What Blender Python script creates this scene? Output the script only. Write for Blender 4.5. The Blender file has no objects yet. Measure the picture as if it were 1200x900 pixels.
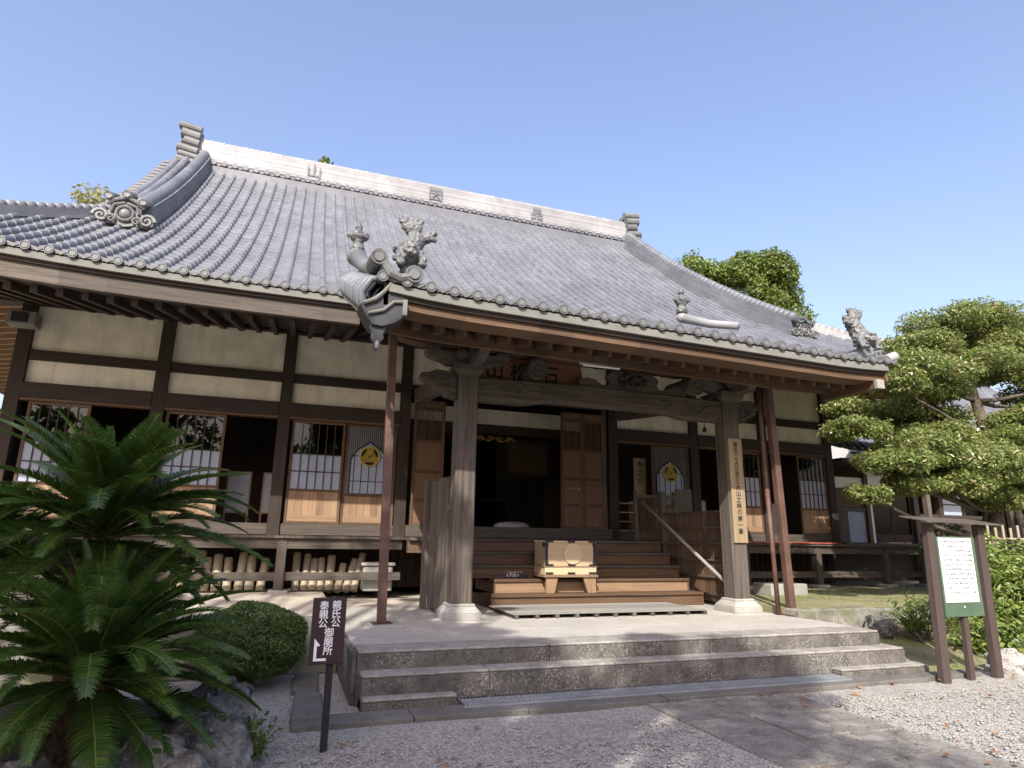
import bpy, math, random
from mathutils import Vector, Matrix
R = math.radians
C = bpy.context.scene.collection
scene = bpy.context.scene
rnd = random.Random(11)

# ------------------------------------------------------------------ camera, sky, sun, exposure
cam_d = bpy.data.cameras.new("camera")
cam_d.sensor_width = 36; cam_d.lens = 22.301; cam_d.clip_end = 2000; cam_d.clip_start = .05
cam = bpy.data.objects.new("camera", cam_d); C.objects.link(cam)
_r = Vector((0.94287522, -0.33274661, 0.01631007)); _u = Vector((-0.09333877, -0.21685512, 0.97173131)); _f = Vector((0.31980338, 0.91774373, 0.23552547))
cam.matrix_world = Matrix(((_r.x, _u.x, -_f.x, 0), (_r.y, _u.y, -_f.y, 0), (_r.z, _u.z, -_f.z, 1.5), (0, 0, 0, 1)))
scene.camera = cam
SUN_EL, SUN_AZ = 39.8, 208.0
w = bpy.data.worlds.new("World"); scene.world = w; w.use_nodes = True
nt = w.node_tree; bg = nt.nodes["Background"]
sky = nt.nodes.new("ShaderNodeTexSky"); sky.sky_type = 'NISHITA'; sky.sun_disc = False
sky.sun_elevation = R(SUN_EL); sky.sun_rotation = R(SUN_AZ); sky.air_density = 1.5; sky.dust_density = 3.6; sky.ozone_density = 3.0
tint = nt.nodes.new('ShaderNodeMix'); tint.data_type = 'RGBA'; tint.blend_type = 'MULTIPLY'; tint.inputs[0].default_value = 1; tint.inputs[7].default_value = (1.12, 1.0, 1.08, 1)
nt.links.new(sky.outputs[0], tint.inputs[6]); nt.links.new(tint.outputs[2], bg.inputs[0]); bg.inputs[1].default_value = 0.15
sun_d = bpy.data.lights.new("sun", 'SUN'); sun_d.energy = 4.0; sun_d.angle = R(.5); sun_d.color = (1, .96, .88)
sun = bpy.data.objects.new("sun", sun_d); C.objects.link(sun)
sd = Vector((math.sin(R(SUN_AZ)) * math.cos(R(SUN_EL)), math.cos(R(SUN_AZ)) * math.cos(R(SUN_EL)), math.sin(R(SUN_EL))))
sun.rotation_euler = sd.to_track_quat('Z', 'Y').to_euler()
scene.view_settings.view_transform = 'Standard'; scene.view_settings.look = 'None'
scene.view_settings.exposure = 0.85; scene.view_settings.gamma = 1
try:
    scene.cycles.max_bounces = 6; scene.cycles.diffuse_bounces = 4; scene.cycles.transparent_max_bounces = 12
    scene.cycles.use_denoising = True
except Exception: pass

# ------------------------------------------------------------------ materials
def nmat(name):
    m = bpy.data.materials.new(name); m.use_nodes = True
    return m, m.node_tree, m.node_tree.nodes["Principled BSDF"]
def _coord(t, scale, rot=(0, 0, 0)):
    tc = t.nodes.new("ShaderNodeTexCoord"); mp = t.nodes.new("ShaderNodeMapping")
    mp.inputs['Scale'].default_value = scale; mp.inputs['Rotation'].default_value = rot
    t.links.new(tc.outputs['Object'], mp.inputs[0]); return mp.outputs[0]
def _noise(t, vec, scale, detail=6, rough=.6, dist=0):
    n = t.nodes.new("ShaderNodeTexNoise"); n.inputs['Scale'].default_value = scale; n.inputs['Detail'].default_value = detail
    n.inputs['Roughness'].default_value = rough; n.inputs['Distortion'].default_value = dist
    if vec is not None: t.links.new(vec, n.inputs['Vector'])
    return n.outputs['Fac']
def _ramp(t, fac, stops):
    r = t.nodes.new("ShaderNodeValToRGB"); e = r.color_ramp.elements
    while len(e) > 1: e.remove(e[-1])
    e[0].position = stops[0][0]; e[0].color = (*stops[0][1], 1)
    for p, c in stops[1:]:
        x = e.new(p); x.color = (*c, 1)
    t.links.new(fac, r.inputs[0]); return r.outputs[0]
def _mix(t, fac, a, b, mode='MIX'):
    m = t.nodes.new("ShaderNodeMix"); m.data_type = 'RGBA'; m.blend_type = mode
    if isinstance(fac, (int, float)): m.inputs[0].default_value = fac
    else: t.links.new(fac, m.inputs[0])
    for s, v in ((6, a), (7, b)):
        if isinstance(v, tuple): m.inputs[s].default_value = (*v, 1)
        else: t.links.new(v, m.inputs[s])
    return m.outputs[2]
def _bump(t, p, h, strength, dist=.02):
    b = t.nodes.new("ShaderNodeBump"); b.inputs['Strength'].default_value = strength; b.inputs['Distance'].default_value = dist
    t.links.new(h, b.inputs['Height']); t.links.new(b.outputs[0], p.inputs['Normal'])
def dk(c, k): return tuple(v * k for v in c)
def wood(name, col, axis='z', rough=.75, contrast=.5, board=0):
    """weathered timber with grain along one axis; board = width of separate planks across x"""
    m, t, p = nmat(name)
    s = {'x': (.8, 16, 16), 'y': (16, .8, 16), 'z': (16, 16, .8)}[axis]
    v = _coord(t, s); n1 = _noise(t, v, 1.6, 8, .65, .4); v2 = _coord(t, (.7, .7, .7)); n2 = _noise(t, v2, 1.3, 4)
    c = _ramp(t, n1, [(.28, dk(col, 1 - contrast)), (.5, col), (.75, dk(col, 1 + contrast * .7))])
    c = _mix(t, n2, c, dk(col, .55), 'MIX') if False else _mix(t, _ramp(t, n2, [(.35, (0, 0, 0)), (.75, (.5, .5, .5))]), c, dk((col[0] * .9 + .02, col[1] + .015, col[2] * 1.1 + .02), .8))
    ri = t.nodes.new("ShaderNodeNewGeometry"); hs = t.nodes.new("ShaderNodeHueSaturation")
    mr = t.nodes.new("ShaderNodeMapRange"); mr.inputs[3].default_value = .72; mr.inputs[4].default_value = 1.25
    t.links.new(ri.outputs['Random Per Island'], mr.inputs[0]); t.links.new(mr.outputs[0], hs.inputs['Value']); t.links.new(c, hs.inputs['Color'])
    t.links.new(hs.outputs[0], p.inputs['Base Color']); p.inputs['Roughness'].default_value = rough
    p.inputs['Specular IOR Level'].default_value = .3
    _bump(t, p, n1, .35, .01); return m
def plain(name, col, rough=.7, metal=0, var=.15, scale=6, bump=0, spec=.4):
    m, t, p = nmat(name); n = _noise(t, _coord(t, (1, 1, 1)), scale, 6)
    c = _ramp(t, n, [(.3, dk(col, 1 - var)), (.7, dk(col, 1 + var))])
    t.links.new(c, p.inputs['Base Color']); p.inputs['Roughness'].default_value = rough; p.inputs['Metallic'].default_value = metal
    p.inputs['Specular IOR Level'].default_value = spec
    if bump: _bump(t, p, n, bump)
    return m
def stone(name, col, dark, scale=3.0, speck=40, rough=.9, amount=.5, moss=None):
    m, t, p = nmat(name); v = _coord(t, (1, 1, 1))
    n = _noise(t, v, scale, 8, .7); n2 = _noise(t, v, speck, 4, .7); n3 = _noise(t, v, scale * 4, 6, .7)
    c = _ramp(t, n, [(.5 - amount * .3, dark), (.5 + amount * .25, col)])
    c = _mix(t, _ramp(t, n3, [(.5, (0, 0, 0)), (.62, (.7, .7, .7))]), c, dark)
    lf = _ramp(t, n2, [(.53, (0, 0, 0)), (.6, (.85, .85, .85))] if name.startswith('mott') else [(.56, (0, 0, 0)), (.66, (.75, .75, .75))])
    if name.startswith('mott'): lf = _mix(t, 1.0, lf, _ramp(t, _noise(t, v, 2.6, 5, .7), [(.42, (.08, .08, .08)), (.62, (1, 1, 1))]), 'MULTIPLY')
    c = _mix(t, lf, c, dk(col, 1.9 if name.startswith('mott') else 1.35))
    if moss: c = _mix(t, _ramp(t, _noise(t, v, 1.7, 5), [(.5, (0, 0, 0)), (.68, (.8, .8, .8))]), c, moss)
    t.links.new(c, p.inputs['Base Color']); p.inputs['Roughness'].default_value = rough
    p.inputs['Specular IOR Level'].default_value = .25
    _bump(t, p, n2, .4, .015); return m
def leafmat(name, a, b, c3=None, rough=.45, trans=.25):
    m, t, p = nmat(name); g = t.nodes.new("ShaderNodeNewGeometry")
    n = _noise(t, _coord(t, (1, 1, 1)), 2.2, 3)
    st = [(.0, a), (.75, b)] + ([(.95, c3)] if c3 else [])
    c = _ramp(t, g.outputs['Random Per Island'], st)
    c = _mix(t, _ramp(t, n, [(.35, (0, 0, 0)), (.7, (.45, .45, .45))]), c, dk(a, .8))
    t.links.new(c, p.inputs['Base Color']); p.inputs['Roughness'].default_value = rough
    tr = t.nodes.new("ShaderNodeBsdfTranslucent"); t.links.new(c, tr.inputs[0])
    mx = t.nodes.new("ShaderNodeMixShader"); mx.inputs[0].default_value = trans
    t.links.new(p.outputs[0], mx.inputs[1]); t.links.new(tr.outputs[0], mx.inputs[2])
    t.links.new(mx.outputs[0], t.nodes["Material Output"].inputs[0]); return m
def glassmat(name):
    m, t, p = nmat(name)
    tr = t.nodes.new("ShaderNodeBsdfTransparent"); tr.inputs[0].default_value = (.55, .58, .6, 1)
    gl = t.nodes.new("ShaderNodeBsdfGlossy"); gl.inputs['Roughness'].default_value = .015
    fr = t.nodes.new("ShaderNodeFresnel"); fr.inputs[0].default_value = 1.5
    mx = t.nodes.new("ShaderNodeMixShader"); t.links.new(fr.outputs[0], mx.inputs[0])
    t.links.new(tr.outputs[0], mx.inputs[1]); t.links.new(gl.outputs[0], mx.inputs[2])
    t.links.new(mx.outputs[0], t.nodes["Material Output"].inputs[0]); return m
def gravelmat(name, cols, scale=34):
    m, t, p = nmat(name); v = _coord(t, (1, 1, 1))
    vo = t.nodes.new("ShaderNodeTexVoronoi"); vo.inputs['Scale'].default_value = scale; t.links.new(v, vo.inputs['Vector'])
    sep = t.nodes.new("ShaderNodeSeparateColor"); t.links.new(vo.outputs['Color'], sep.inputs[0])
    c = _ramp(t, sep.outputs[0], [(0, cols[0]), (.35, cols[1]), (.7, cols[2]), (1, cols[3])])
    e = t.nodes.new("ShaderNodeTexVoronoi"); e.feature = 'DISTANCE_TO_EDGE'; e.inputs['Scale'].default_value = scale; t.links.new(v, e.inputs['Vector'])
    c = _mix(t, _ramp(t, e.outputs['Distance'], [(0, (.75, .75, .75)), (.12, (0, 0, 0))]), c, dk(cols[0], .35))
    big = _noise(t, v, .9, 5); c = _mix(t, _ramp(t, big, [(.4, (0, 0, 0)), (.75, (.35, .35, .35))]), c, dk(cols[1], .6))
    t.links.new(c, p.inputs['Base Color']); p.inputs['Roughness'].default_value = .9; p.inputs['Specular IOR Level'].default_value = .2
    h = _ramp(t, vo.outputs['Distance'], [(0, (1, 1, 1)), (.7, (0, 0, 0))]); _bump(t, p, h, .9, .02); return m
def tilemat(name, col, rough=.38, var=.25):
    m, t, p = nmat(name); v = _coord(t, (1, 1, 1))
    g = t.nodes.new("ShaderNodeNewGeometry"); n = _noise(t, v, 1.1, 6, .7); n2 = _noise(t, v, 9, 5, .7)
    c = _ramp(t, n, [(.3, dk(col, 1 - var)), (.7, dk(col, 1 + var))])
    c = _mix(t, _ramp(t, n2, [(.58, (0, 0, 0)), (.8, (.35, .35, .35))]), c, dk((.85, 1, .9), col[1] * .7))
    hs = t.nodes.new('ShaderNodeHueSaturation'); mr = t.nodes.new('ShaderNodeMapRange'); mr.inputs[3].default_value = .88; mr.inputs[4].default_value = 1.12
    t.links.new(g.outputs['Random Per Island'], mr.inputs[0]); t.links.new(mr.outputs[0], hs.inputs['Value']); t.links.new(c, hs.inputs['Color']); c = hs.outputs[0]
    st_ = _noise(t, _coord(t, (5, .5, .5)), 1.2, 6, .7); c = _mix(t, _ramp(t, st_, [(.5, (0, 0, 0)), (.8, (.4, .4, .4))]), c, dk(col, .6))
    t.links.new(c, p.inputs['Base Color']); p.inputs['Roughness'].default_value = rough; p.inputs['Specular IOR Level'].default_value = .5
    t.links.new(_ramp(t, n2, [(.3, (rough - .08,) * 3), (.7, (rough + .17,) * 3)]), p.inputs['Roughness'])
    _bump(t, p, n2, .12, .01); return m

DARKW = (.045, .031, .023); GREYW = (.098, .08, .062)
M = {}
for ax in 'xyz':
    M['dark' + ax] = wood('dark_timber_' + ax, DARKW, ax)
    M['grey' + ax] = wood('weathered_timber_' + ax, GREYW, ax, contrast=.75)
    M['brown' + ax] = wood('brown_timber_' + ax, (.115, .068, .038), ax)
    M['warm' + ax] = wood('warm_timber_' + ax, (.27, .172, .1), ax, contrast=.35)
    M['pale' + ax] = wood('pale_timber_' + ax, (.5, .375, .23), ax, contrast=.15, rough=.6)
M['door'] = wood('door_timber', (.16, .09, .052), 'z', contrast=.45)
M['plaque'] = wood('plaque_timber', (.34, .25, .145), 'z', contrast=.3)
M['sign_brown'] = wood('signboard_timber', (.22, .1, .05), 'x', contrast=.3)
M['post_brown'] = wood('post_paint', (.08, .057, .048), 'z', contrast=.35)
M['plaster'] = plain('cream_plaster', (.74, .69, .58), .95, var=.16, scale=2.2, bump=.05, spec=.1)
def streaks(name, k=.62):
    m = M[name]; t = m.node_tree; p = t.nodes['Principled BSDF']; lk = p.inputs['Base Color'].links[0].from_socket
    a = _noise(t, _coord(t, (4, 4, .35)), 1.6, 7, .7); hs = _mix(t, _ramp(t, a, [(.48, (0, 0, 0)), (.75, (.6, .6, .6))]), (1, 1, 1), (k, k * .97, k * .9))
    t.links.new(_mix(t, 1.0, lk, hs, 'MULTIPLY'), p.inputs['Base Color'])
streaks('plaster')
M['white_plaster'] = plain('white_plaster', (.78, .77, .73), .95, var=.05, scale=2, spec=.1)
M['paper'] = plain('shoji_paper', (.33, .37, .45), .9, var=.06, scale=3, spec=.1)
M['greypaper'] = plain('grey_screen_cloth', (.33, .34, .37), .9, var=.05)
M['glass'] = glassmat('window_glass')
M['tile'] = tilemat('roof_tile', (.135, .142, .157), .48)
M['tile_lt'] = tilemat('ridge_tile', (.27, .27, .272), .5, .25)
M['tile_dk'] = tilemat('old_tile', (.038, .039, .043), .5)
M['orn'] = tilemat('ornament_tile', (.125, .128, .126), .45, .5)
M['fascia'] = plain('eave_edge', (.17, .168, .148), .8, var=.15)
M['stone'] = stone('platform_stone', (.45, .425, .375), (.3, .285, .25), 1.6, 60, amount=.9)
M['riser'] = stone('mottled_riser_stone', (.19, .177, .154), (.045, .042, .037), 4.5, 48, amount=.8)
M['worn'] = stone('worn_tread_stone', (.38, .357, .312), (.15, .14, .122), 6, 34, amount=.8)
def cracked(name):
    m = M[name]; t = m.node_tree; p = t.nodes['Principled BSDF']; lk = p.inputs['Base Color'].links[0].from_socket
    v = _coord(t, (1, 1, 1)); nz = t.nodes.new('ShaderNodeTexNoise'); nz.inputs['Scale'].default_value = 3; t.links.new(v, nz.inputs['Vector'])
    ad = t.nodes.new('ShaderNodeMixRGB'); ad.blend_type = 'ADD'; ad.inputs[0].default_value = .35; t.links.new(v, ad.inputs[1]); t.links.new(nz.outputs['Color'], ad.inputs[2])
    e = t.nodes.new('ShaderNodeTexVoronoi'); e.feature = 'DISTANCE_TO_EDGE'; e.inputs['Scale'].default_value = 2.3; t.links.new(ad.outputs[0], e.inputs['Vector'])
    c = _mix(t, _ramp(t, e.outputs['Distance'], [(0, (.45, .45, .45)), (.03, (0, 0, 0))]), lk, (.07, .065, .055)); t.links.new(c, p.inputs['Base Color'])
M['kerb'] = stone('kerb_stone', (.19, .18, .16), (.09, .085, .075), 2.5, 60, amount=.8)
M['path'] = stone('path_stone', (.29, .268, .232), (.1, .093, .08), 4.5, 40, amount=.6)
cracked('path')
M['ledge'] = stone('ledge_stone', (.3, .285, .24), (.1, .095, .08), 5, 45, moss=(.13, .15, .06))
M['whitestone'] = stone('pale_stone', (.38, .37, .335), (.25, .24, .215), 2, 60)
M['rock'] = stone('garden_rock', (.22, .21, .19), (.035, .035, .032), 5, 26, amount=.4)
M['sand'] = stone('terrace_earth', (.5, .45, .36), (.34, .3, .24), 2, 40)
M['grassy'] = stone('garden_earth', (.3, .27, .18), (.16, .15, .07), 2.2, 60, moss=(.17, .2, .06))
M['gravel'] = gravelmat('gravel_stones', [(.29, .27, .235), (.48, .452, .395), (.59, .562, .5), (.7, .665, .6)], 64)
M['metal_dk'] = plain('dark_metal', (.025, .025, .03), .5, .3)
M['rust'] = plain('rusty_steel', (.105, .058, .043), .6, .1, var=.35, scale=5)
M['grate'] = plain('galvanised_steel', (.4, .43, .45), .45, .6)
M['gold'] = plain('gold_leaf', (.5, .36, .07), .45, .25)
M['gold_dk'] = plain('dull_gold', (.3, .21, .035), .5, .25)
M['ink'] = plain('black_ink', (.012, .011, .01), .8)
M['white'] = plain('white_paint', (.82, .82, .82), .6, var=.02)
M['sheet'] = plain('notice_paper', (.6, .6, .59), .7, var=.03)
M['signb'] = plain('dark_brown_sign', (.035, .018, .02), .45)
M['green'] = plain('green_board', (.07, .115, .07), .6, var=.2)
M['lamp'] = plain('lamp_casing', (.72, .7, .66), .5, var=.04)
M['red'] = plain('faded_red_cloth', (.4, .11, .07), .9)
M['mat_wood'] = wood('bleached_slats', (.27, .25, .22), 'x', contrast=.25)
M['bamboo'] = wood('dry_bamboo', (.33, .275, .19), 'z', contrast=.3, rough=.5)
M['black'] = plain('dark_interior', (.018, .015, .013), .9)
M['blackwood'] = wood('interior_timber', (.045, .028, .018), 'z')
M['leaf_pad'] = leafmat('glossy_leaf', (.13, .18, .045), (.29, .36, .1), (.42, .34, .17), .3, .45)
M['leaf_az'] = leafmat('azalea_leaf', (.075, .125, .025), (.145, .215, .042), (.15, .17, .045), .5, .35)
M['leaf_yel'] = leafmat('bright_leaf', (.08, .13, .022), (.19, .26, .045), (.32, .34, .09), .45)
M['leaf_bg'] = leafmat('woodland_leaf', (.085, .135, .025), (.19, .25, .05), (.28, .3, .07), .5, .35)
M['leaf_aut'] = leafmat('autumn_leaf', (.2, .19, .045), (.34, .32, .08), (.36, .25, .08), .5, .35)
M['frond'] = leafmat('cycad_leaflet', (.032, .078, .016), (.08, .145, .026), (.15, .19, .04), .25, .4)
M['rachis'] = plain('cycad_stalk', (.13, .15, .03), .5)
M['bark'] = stone('tree_bark', (.16, .13, .1), (.06, .05, .04), 8, 40)
M['palm_bark'] = stone('cycad_bark', (.17, .1, .065), (.04, .028, .02), 14, 40)
M['dryleaf'] = leafmat('fallen_leaf', (.2, .1, .04), (.36, .17, .07), (.25, .16, .1), .7, .1)

# ------------------------------------------------------------------ mesh builder
class MB:
    def __init__(s): s.v = []; s.f = []; s.mi = []; s.cur = 0
    def add(s, vs, fs):
        o = len(s.v); s.v += [tuple(x) for x in vs]
        for f in fs: s.f.append(tuple(i + o for i in f)); s.mi.append(s.cur)
    def box(s, x0, x1, y0, y1, z0, z1):
        s.add([(x0, y0, z0), (x1, y0, z0), (x1, y1, z0), (x0, y1, z0), (x0, y0, z1), (x1, y0, z1), (x1, y1, z1), (x0, y1, z1)],
              [(3, 2, 1, 0), (4, 5, 6, 7), (0, 1, 5, 4), (1, 2, 6, 5), (2, 3, 7, 6), (3, 0, 4, 7)]); return s
    def beam(s, p0, p1, w, h, up=(0, 0, 1), w1=None, h1=None):
        p0, p1 = Vector(p0), Vector(p1); d = (p1 - p0).normalized(); sd_ = d.cross(Vector(up)).normalized(); up2 = sd_.cross(d)
        vs = []
        for p, ww, hh in ((p0, w, h), (p1, w1 or w, h1 or h)):
            for a, b in ((-1, -1), (1, -1), (1, 1), (-1, 1)): vs.append(p + sd_ * a * ww / 2 + up2 * b * hh / 2)
        s.add(vs, [(3, 2, 1, 0), (4, 5, 6, 7), (0, 1, 5, 4), (1, 2, 6, 5), (2, 3, 7, 6), (3, 0, 4, 7)]); return s
    def tube(s, pts, rad, n=8, caps=True):
        pts = [Vector(p) for p in pts]; k = len(pts); rad = rad if isinstance(rad, (list, tuple)) else [rad] * k
        vs = []; fs = []; prev = None
        for i, p in enumerate(pts):
            d = (pts[min(i + 1, k - 1)] - pts[max(i - 1, 0)]).normalized()
            if prev is None: a = d.cross(Vector((0, 0, 1)) if abs(d.z) < .9 else Vector((1, 0, 0))).normalized()
            else: a = (prev - d * prev.dot(d)).normalized()
            prev = a; b = d.cross(a)
            for j in range(n): t = 2 * math.pi * j / n; vs.append(p + (a * math.cos(t) + b * math.sin(t)) * rad[i])
        for i in range(k - 1):
            for j in range(n): fs.append((i * n + j, i * n + (j + 1) % n, (i + 1) * n + (j + 1) % n, (i + 1) * n + j))
        if caps: fs.append(tuple(range(n))[::-1]); fs.append(tuple((k - 1) * n + j for j in range(n)))
        s.add(vs, fs); return s
    def ell(s, c, r, n=12, m=8, jit=0, rg=rnd):
        vs = [(c[0], c[1], c[2] - r[2])]; fs = []
        for i in range(1, m):
            a = math.pi * i / m - math.pi / 2
            for j in range(n):
                t = 2 * math.pi * j / n; k = 1 + (rg.uniform(-jit, jit) if jit else 0)
                vs.append((c[0] + r[0] * k * math.cos(a) * math.cos(t), c[1] + r[1] * k * math.cos(a) * math.sin(t), c[2] + r[2] * k * math.sin(a)))
        vs.append((c[0], c[1], c[2] + r[2])); L = len(vs) - 1
        for j in range(n):
            fs.append((0, 1 + (j + 1) % n, 1 + j)); fs.append((L, L - n + j, L - n + (j + 1) % n))
            for i in range(m - 2): b = 1 + i * n; fs.append((b + j, b + (j + 1) % n, b + n + (j + 1) % n, b + n + j))
        s.add(vs, fs); return s
    def prism(s, poly, o, ax, ay, th):
        """polygon (a, b) on axes ax, ay at o, extruded by vector th"""
        o, ax, ay, th = Vector(o), Vector(ax), Vector(ay), Vector(th); n = len(poly)
        vs = [o + ax * a + ay * b for a, b in poly]; vs += [v + th for v in vs]
        s.add(vs, [tuple(range(n)), tuple(range(2 * n - 1, n - 1, -1))] + [(i, i + n, (i + 1) % n + n, (i + 1) % n) for i in range(n)]); return s
    def lathe(s, prof, c, n=16):
        vs = []; fs = []; k = len(prof)
        for r, z in prof:
            for j in range(n): t = 2 * math.pi * j / n; vs.append((c[0] + r * math.cos(t), c[1] + r * math.sin(t), c[2] + z))
        for i in range(k - 1):
            for j in range(n): fs.append((i * n + j, i * n + (j + 1) % n, (i + 1) * n + (j + 1) % n, (i + 1) * n + j))
        fs.append(tuple(range(n))[::-1]); fs.append(tuple((k - 1) * n + j for j in range(n))); s.add(vs, fs); return s
    def spiral(s, c, ax, ay, r0, turns, rad, n=6, start=0, sgn=1, th=(0, 0, 0)):
        pts = []; rr = []; ax, ay = Vector(ax), Vector(ay); K = int(turns * 12)
        for i in range(K + 1):
            t = start + sgn * 2 * math.pi * i / 12; q = 1 - .85 * i / K
            pts.append(Vector(c) + (ax * math.cos(t) + ay * math.sin(t)) * r0 * q); rr.append(rad * (.5 + .5 * q))
        return s.tube(pts, rr, n)
    def quad(s, a, b, c, d): s.add([a, b, c, d], [(0, 1, 2, 3)]); return s
    def mesh(s, name, mats, smooth=False):
        me = bpy.data.meshes.new(name); me.from_pydata(s.v, [], s.f)
        for m in (mats if isinstance(mats, (list, tuple)) else [mats]): me.materials.append(M[m] if isinstance(m, str) else m)
        me.polygons.foreach_set('material_index', s.mi)
        if smooth: me.polygons.foreach_set('use_smooth', [True] * len(s.f))
        me.update(); return me
    def build(s, name, mat, parent=None, smooth=False, bevel=0, loc=None):
        o = bpy.data.objects.new(name, s.mesh(name, mat, smooth)); C.objects.link(o)
        if parent: put(o, parent)
        if loc: o.location = loc
        if bevel:
            b = o.modifiers.new('edge', 'BEVEL'); b.width = bevel; b.segments = 2; b.limit_method = 'ANGLE'; b.angle_limit = R(40)
        return o
def put(o, parent):
    o.parent = parent; o.matrix_parent_inverse = wmat(parent).inverted()
def wmat(o):
    m = Matrix.LocRotScale(o.location, o.rotation_euler, o.scale)
    return (wmat(o.parent) @ o.matrix_parent_inverse @ m) if o.parent else m
def tag(o, label, cat, group=None):
    o['label'] = label; o['category'] = cat
    if group: o['group'] = group
    return o
def thing(name, label, cat, loc=(0, 0, 0), group=None, rz=0):
    o = bpy.data.objects.new(name, None); C.objects.link(o); o.location = loc; o.rotation_euler = (0, 0, rz); o.empty_display_size = .2
    return tag(o, label, cat, group)
def lp(o, parent): o.parent = parent; return o
def kids(o): return [c for c in o.children]
def structure(o): o['kind'] = 'structure'; return o
def copy(o, parent=None, **kw):
    c = o.copy(); C.objects.link(c)
    if parent is not None: c.parent = parent
    for ch in kids(o): copy(ch, c)
    for k, v in kw.items(): setattr(c, k, v)
    return c
_gl = {}
def glyph(ch):
    if ch not in _gl:
        cu = bpy.data.curves.new("glyph", "FONT"); cu.body = ch; cu.resolution_u = 2
        o = bpy.data.objects.new("glyph", cu); C.objects.link(o); bpy.context.view_layer.update()
        dg = bpy.context.evaluated_depsgraph_get(); me = bpy.data.meshes.new_from_object(o.evaluated_get(dg))
        vs = [v.co.copy() for v in me.vertices]; fs = [tuple(p.vertices) for p in me.polygons]
        x0 = min(v.x for v in vs); x1 = max(v.x for v in vs); y0 = min(v.y for v in vs); y1 = max(v.y for v in vs)
        k = 1 / max(x1 - x0, y1 - y0, .5)
        _gl[ch] = ([((v.x - (x0 + x1) / 2) * k, (v.y - (y0 + y1) / 2) * k) for v in vs], fs)
        bpy.data.objects.remove(o); bpy.data.curves.remove(cu); bpy.data.meshes.remove(me)
    return _gl[ch]
def put_glyph(mb, ch, c, ax, ay, size, bold=0):
    vs, fs = glyph(ch); ax, ay, c = Vector(ax), Vector(ay), Vector(c); nrm = ax.cross(ay)
    offs = [(0, 0)] if not bold else [(-bold, 0), (bold, 0), (0, bold), (0, -bold)]
    for i, (dx, dy) in enumerate(offs):
        mb.add([c + ax * ((x + dx) * size) + ay * ((y + dy) * size) + nrm * (.0006 * i) for x, y in vs], fs)
def remeshed(mb, name, mat, parent, voxel=.02, noise=0, nscale=.1):
    o = mb.build(name, mat); md = o.modifiers.new('v', 'REMESH'); md.mode = 'VOXEL'; md.voxel_size = voxel
    if noise:
        tx = bpy.data.textures.new(name, 'CLOUDS'); tx.noise_scale = nscale; tx.noise_depth = 3
        d = o.modifiers.new('d', 'DISPLACE'); d.texture = tx; d.strength = noise; d.mid_level = .5; d.texture_coords = 'LOCAL'
    sm = o.modifiers.new('s', 'SMOOTH'); sm.iterations = 1; sm.factor = .3
    bpy.context.view_layer.update(); dg = bpy.context.evaluated_depsgraph_get()
    me = bpy.data.meshes.new_from_object(o.evaluated_get(dg)); o.modifiers.clear(); o.data = me
    me.polygons.foreach_set('use_smooth', [True] * len(me.polygons))
    if parent: put(o, parent)
    return o

# ------------------------------------------------------------------ ground, terraces, platform
YW, YD, ZD, ZP, ZT = 12.2, 11.15, 1.48, .46, .58
g = MB(); g.add([(-400, -400, -.02), (400, -400, -.02), (400, 600, -.02), (-400, 600, -.02)], [(0, 1, 2, 3)]); structure(g.build('ground', 'grassy'))
g = MB(); nx, ny = 90, 70
for i in range(nx + 1):
    for j in range(ny + 1):
        x = -9 + 25 * i / nx; y = -9 + 17 * j / ny
        g.v.append((x, y, .0 + .012 * math.sin(x * 2.1 + y) * math.sin(y * 1.7 - x * .6)))
g.f = [(i * (ny + 1) + j, (i + 1) * (ny + 1) + j, (i + 1) * (ny + 1) + j + 1, i * (ny + 1) + j + 1) for i in range(nx) for j in range(ny)]; g.mi = [0] * len(g.f)
structure(g.build('gravel', 'gravel', smooth=True))
# paving path running towards the steps
g = MB(); rg = random.Random(3); y = -8.0
while y < 5.6:
    hgt = rg.uniform(.45, .75); x = 3.35
    while x < 4.98:
        wd = min(rg.uniform(.4, .75), 5.0 - x)
        if 5.0 - x - wd < .22: wd = 5.0 - x
        g.box(x + .008, x + wd - .008, y + .008, min(y + hgt, 5.665) - .008, -.1, .022 + rg.uniform(-.006, .008)); x += wd
    y += hgt
structure(g.build('path', 'path', bevel=.008))
g = MB(); x = .2
while x < 7.9:
    wd = rg.uniform(.9, 1.5); g.box(x + .004, min(x + wd, 7.95) - .004, 5.67 if x < 5 else 5.7 + .03 * (x - 5), 5.97, -.1, .045 + rg.uniform(-.004, .004)); x += wd
structure(g.build('kerb', 'kerb', bevel=.01))

pf = thing('stone_platform', 'wide stone platform with mottled steps in front of the temple porch', 'stone steps', (3.9, 6.4, 0))
def course(name, x0, x1, y0, y1, z0, z1, mat, n, par, top=None):
    mb = MB(); xs = [x0] + sorted(x0 + (x1 - x0) * (i + rg.uniform(-.25, .25)) / n for i in range(1, n)) + [x1]
    for a, b in zip(xs, xs[1:]): mb.box(a + .002, b - .002, y0, y1, z0, z1)
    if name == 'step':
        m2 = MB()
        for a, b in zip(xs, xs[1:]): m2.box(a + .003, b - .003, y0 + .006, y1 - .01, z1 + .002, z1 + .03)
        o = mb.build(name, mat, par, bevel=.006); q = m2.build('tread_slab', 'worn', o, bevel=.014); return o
    return mb.build(name, mat, par, bevel=.022)
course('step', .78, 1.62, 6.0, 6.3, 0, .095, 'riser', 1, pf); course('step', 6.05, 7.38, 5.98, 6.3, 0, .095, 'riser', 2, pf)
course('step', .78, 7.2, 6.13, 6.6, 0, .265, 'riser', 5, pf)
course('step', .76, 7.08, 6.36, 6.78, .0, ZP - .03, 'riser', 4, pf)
mb = MB()
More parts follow.
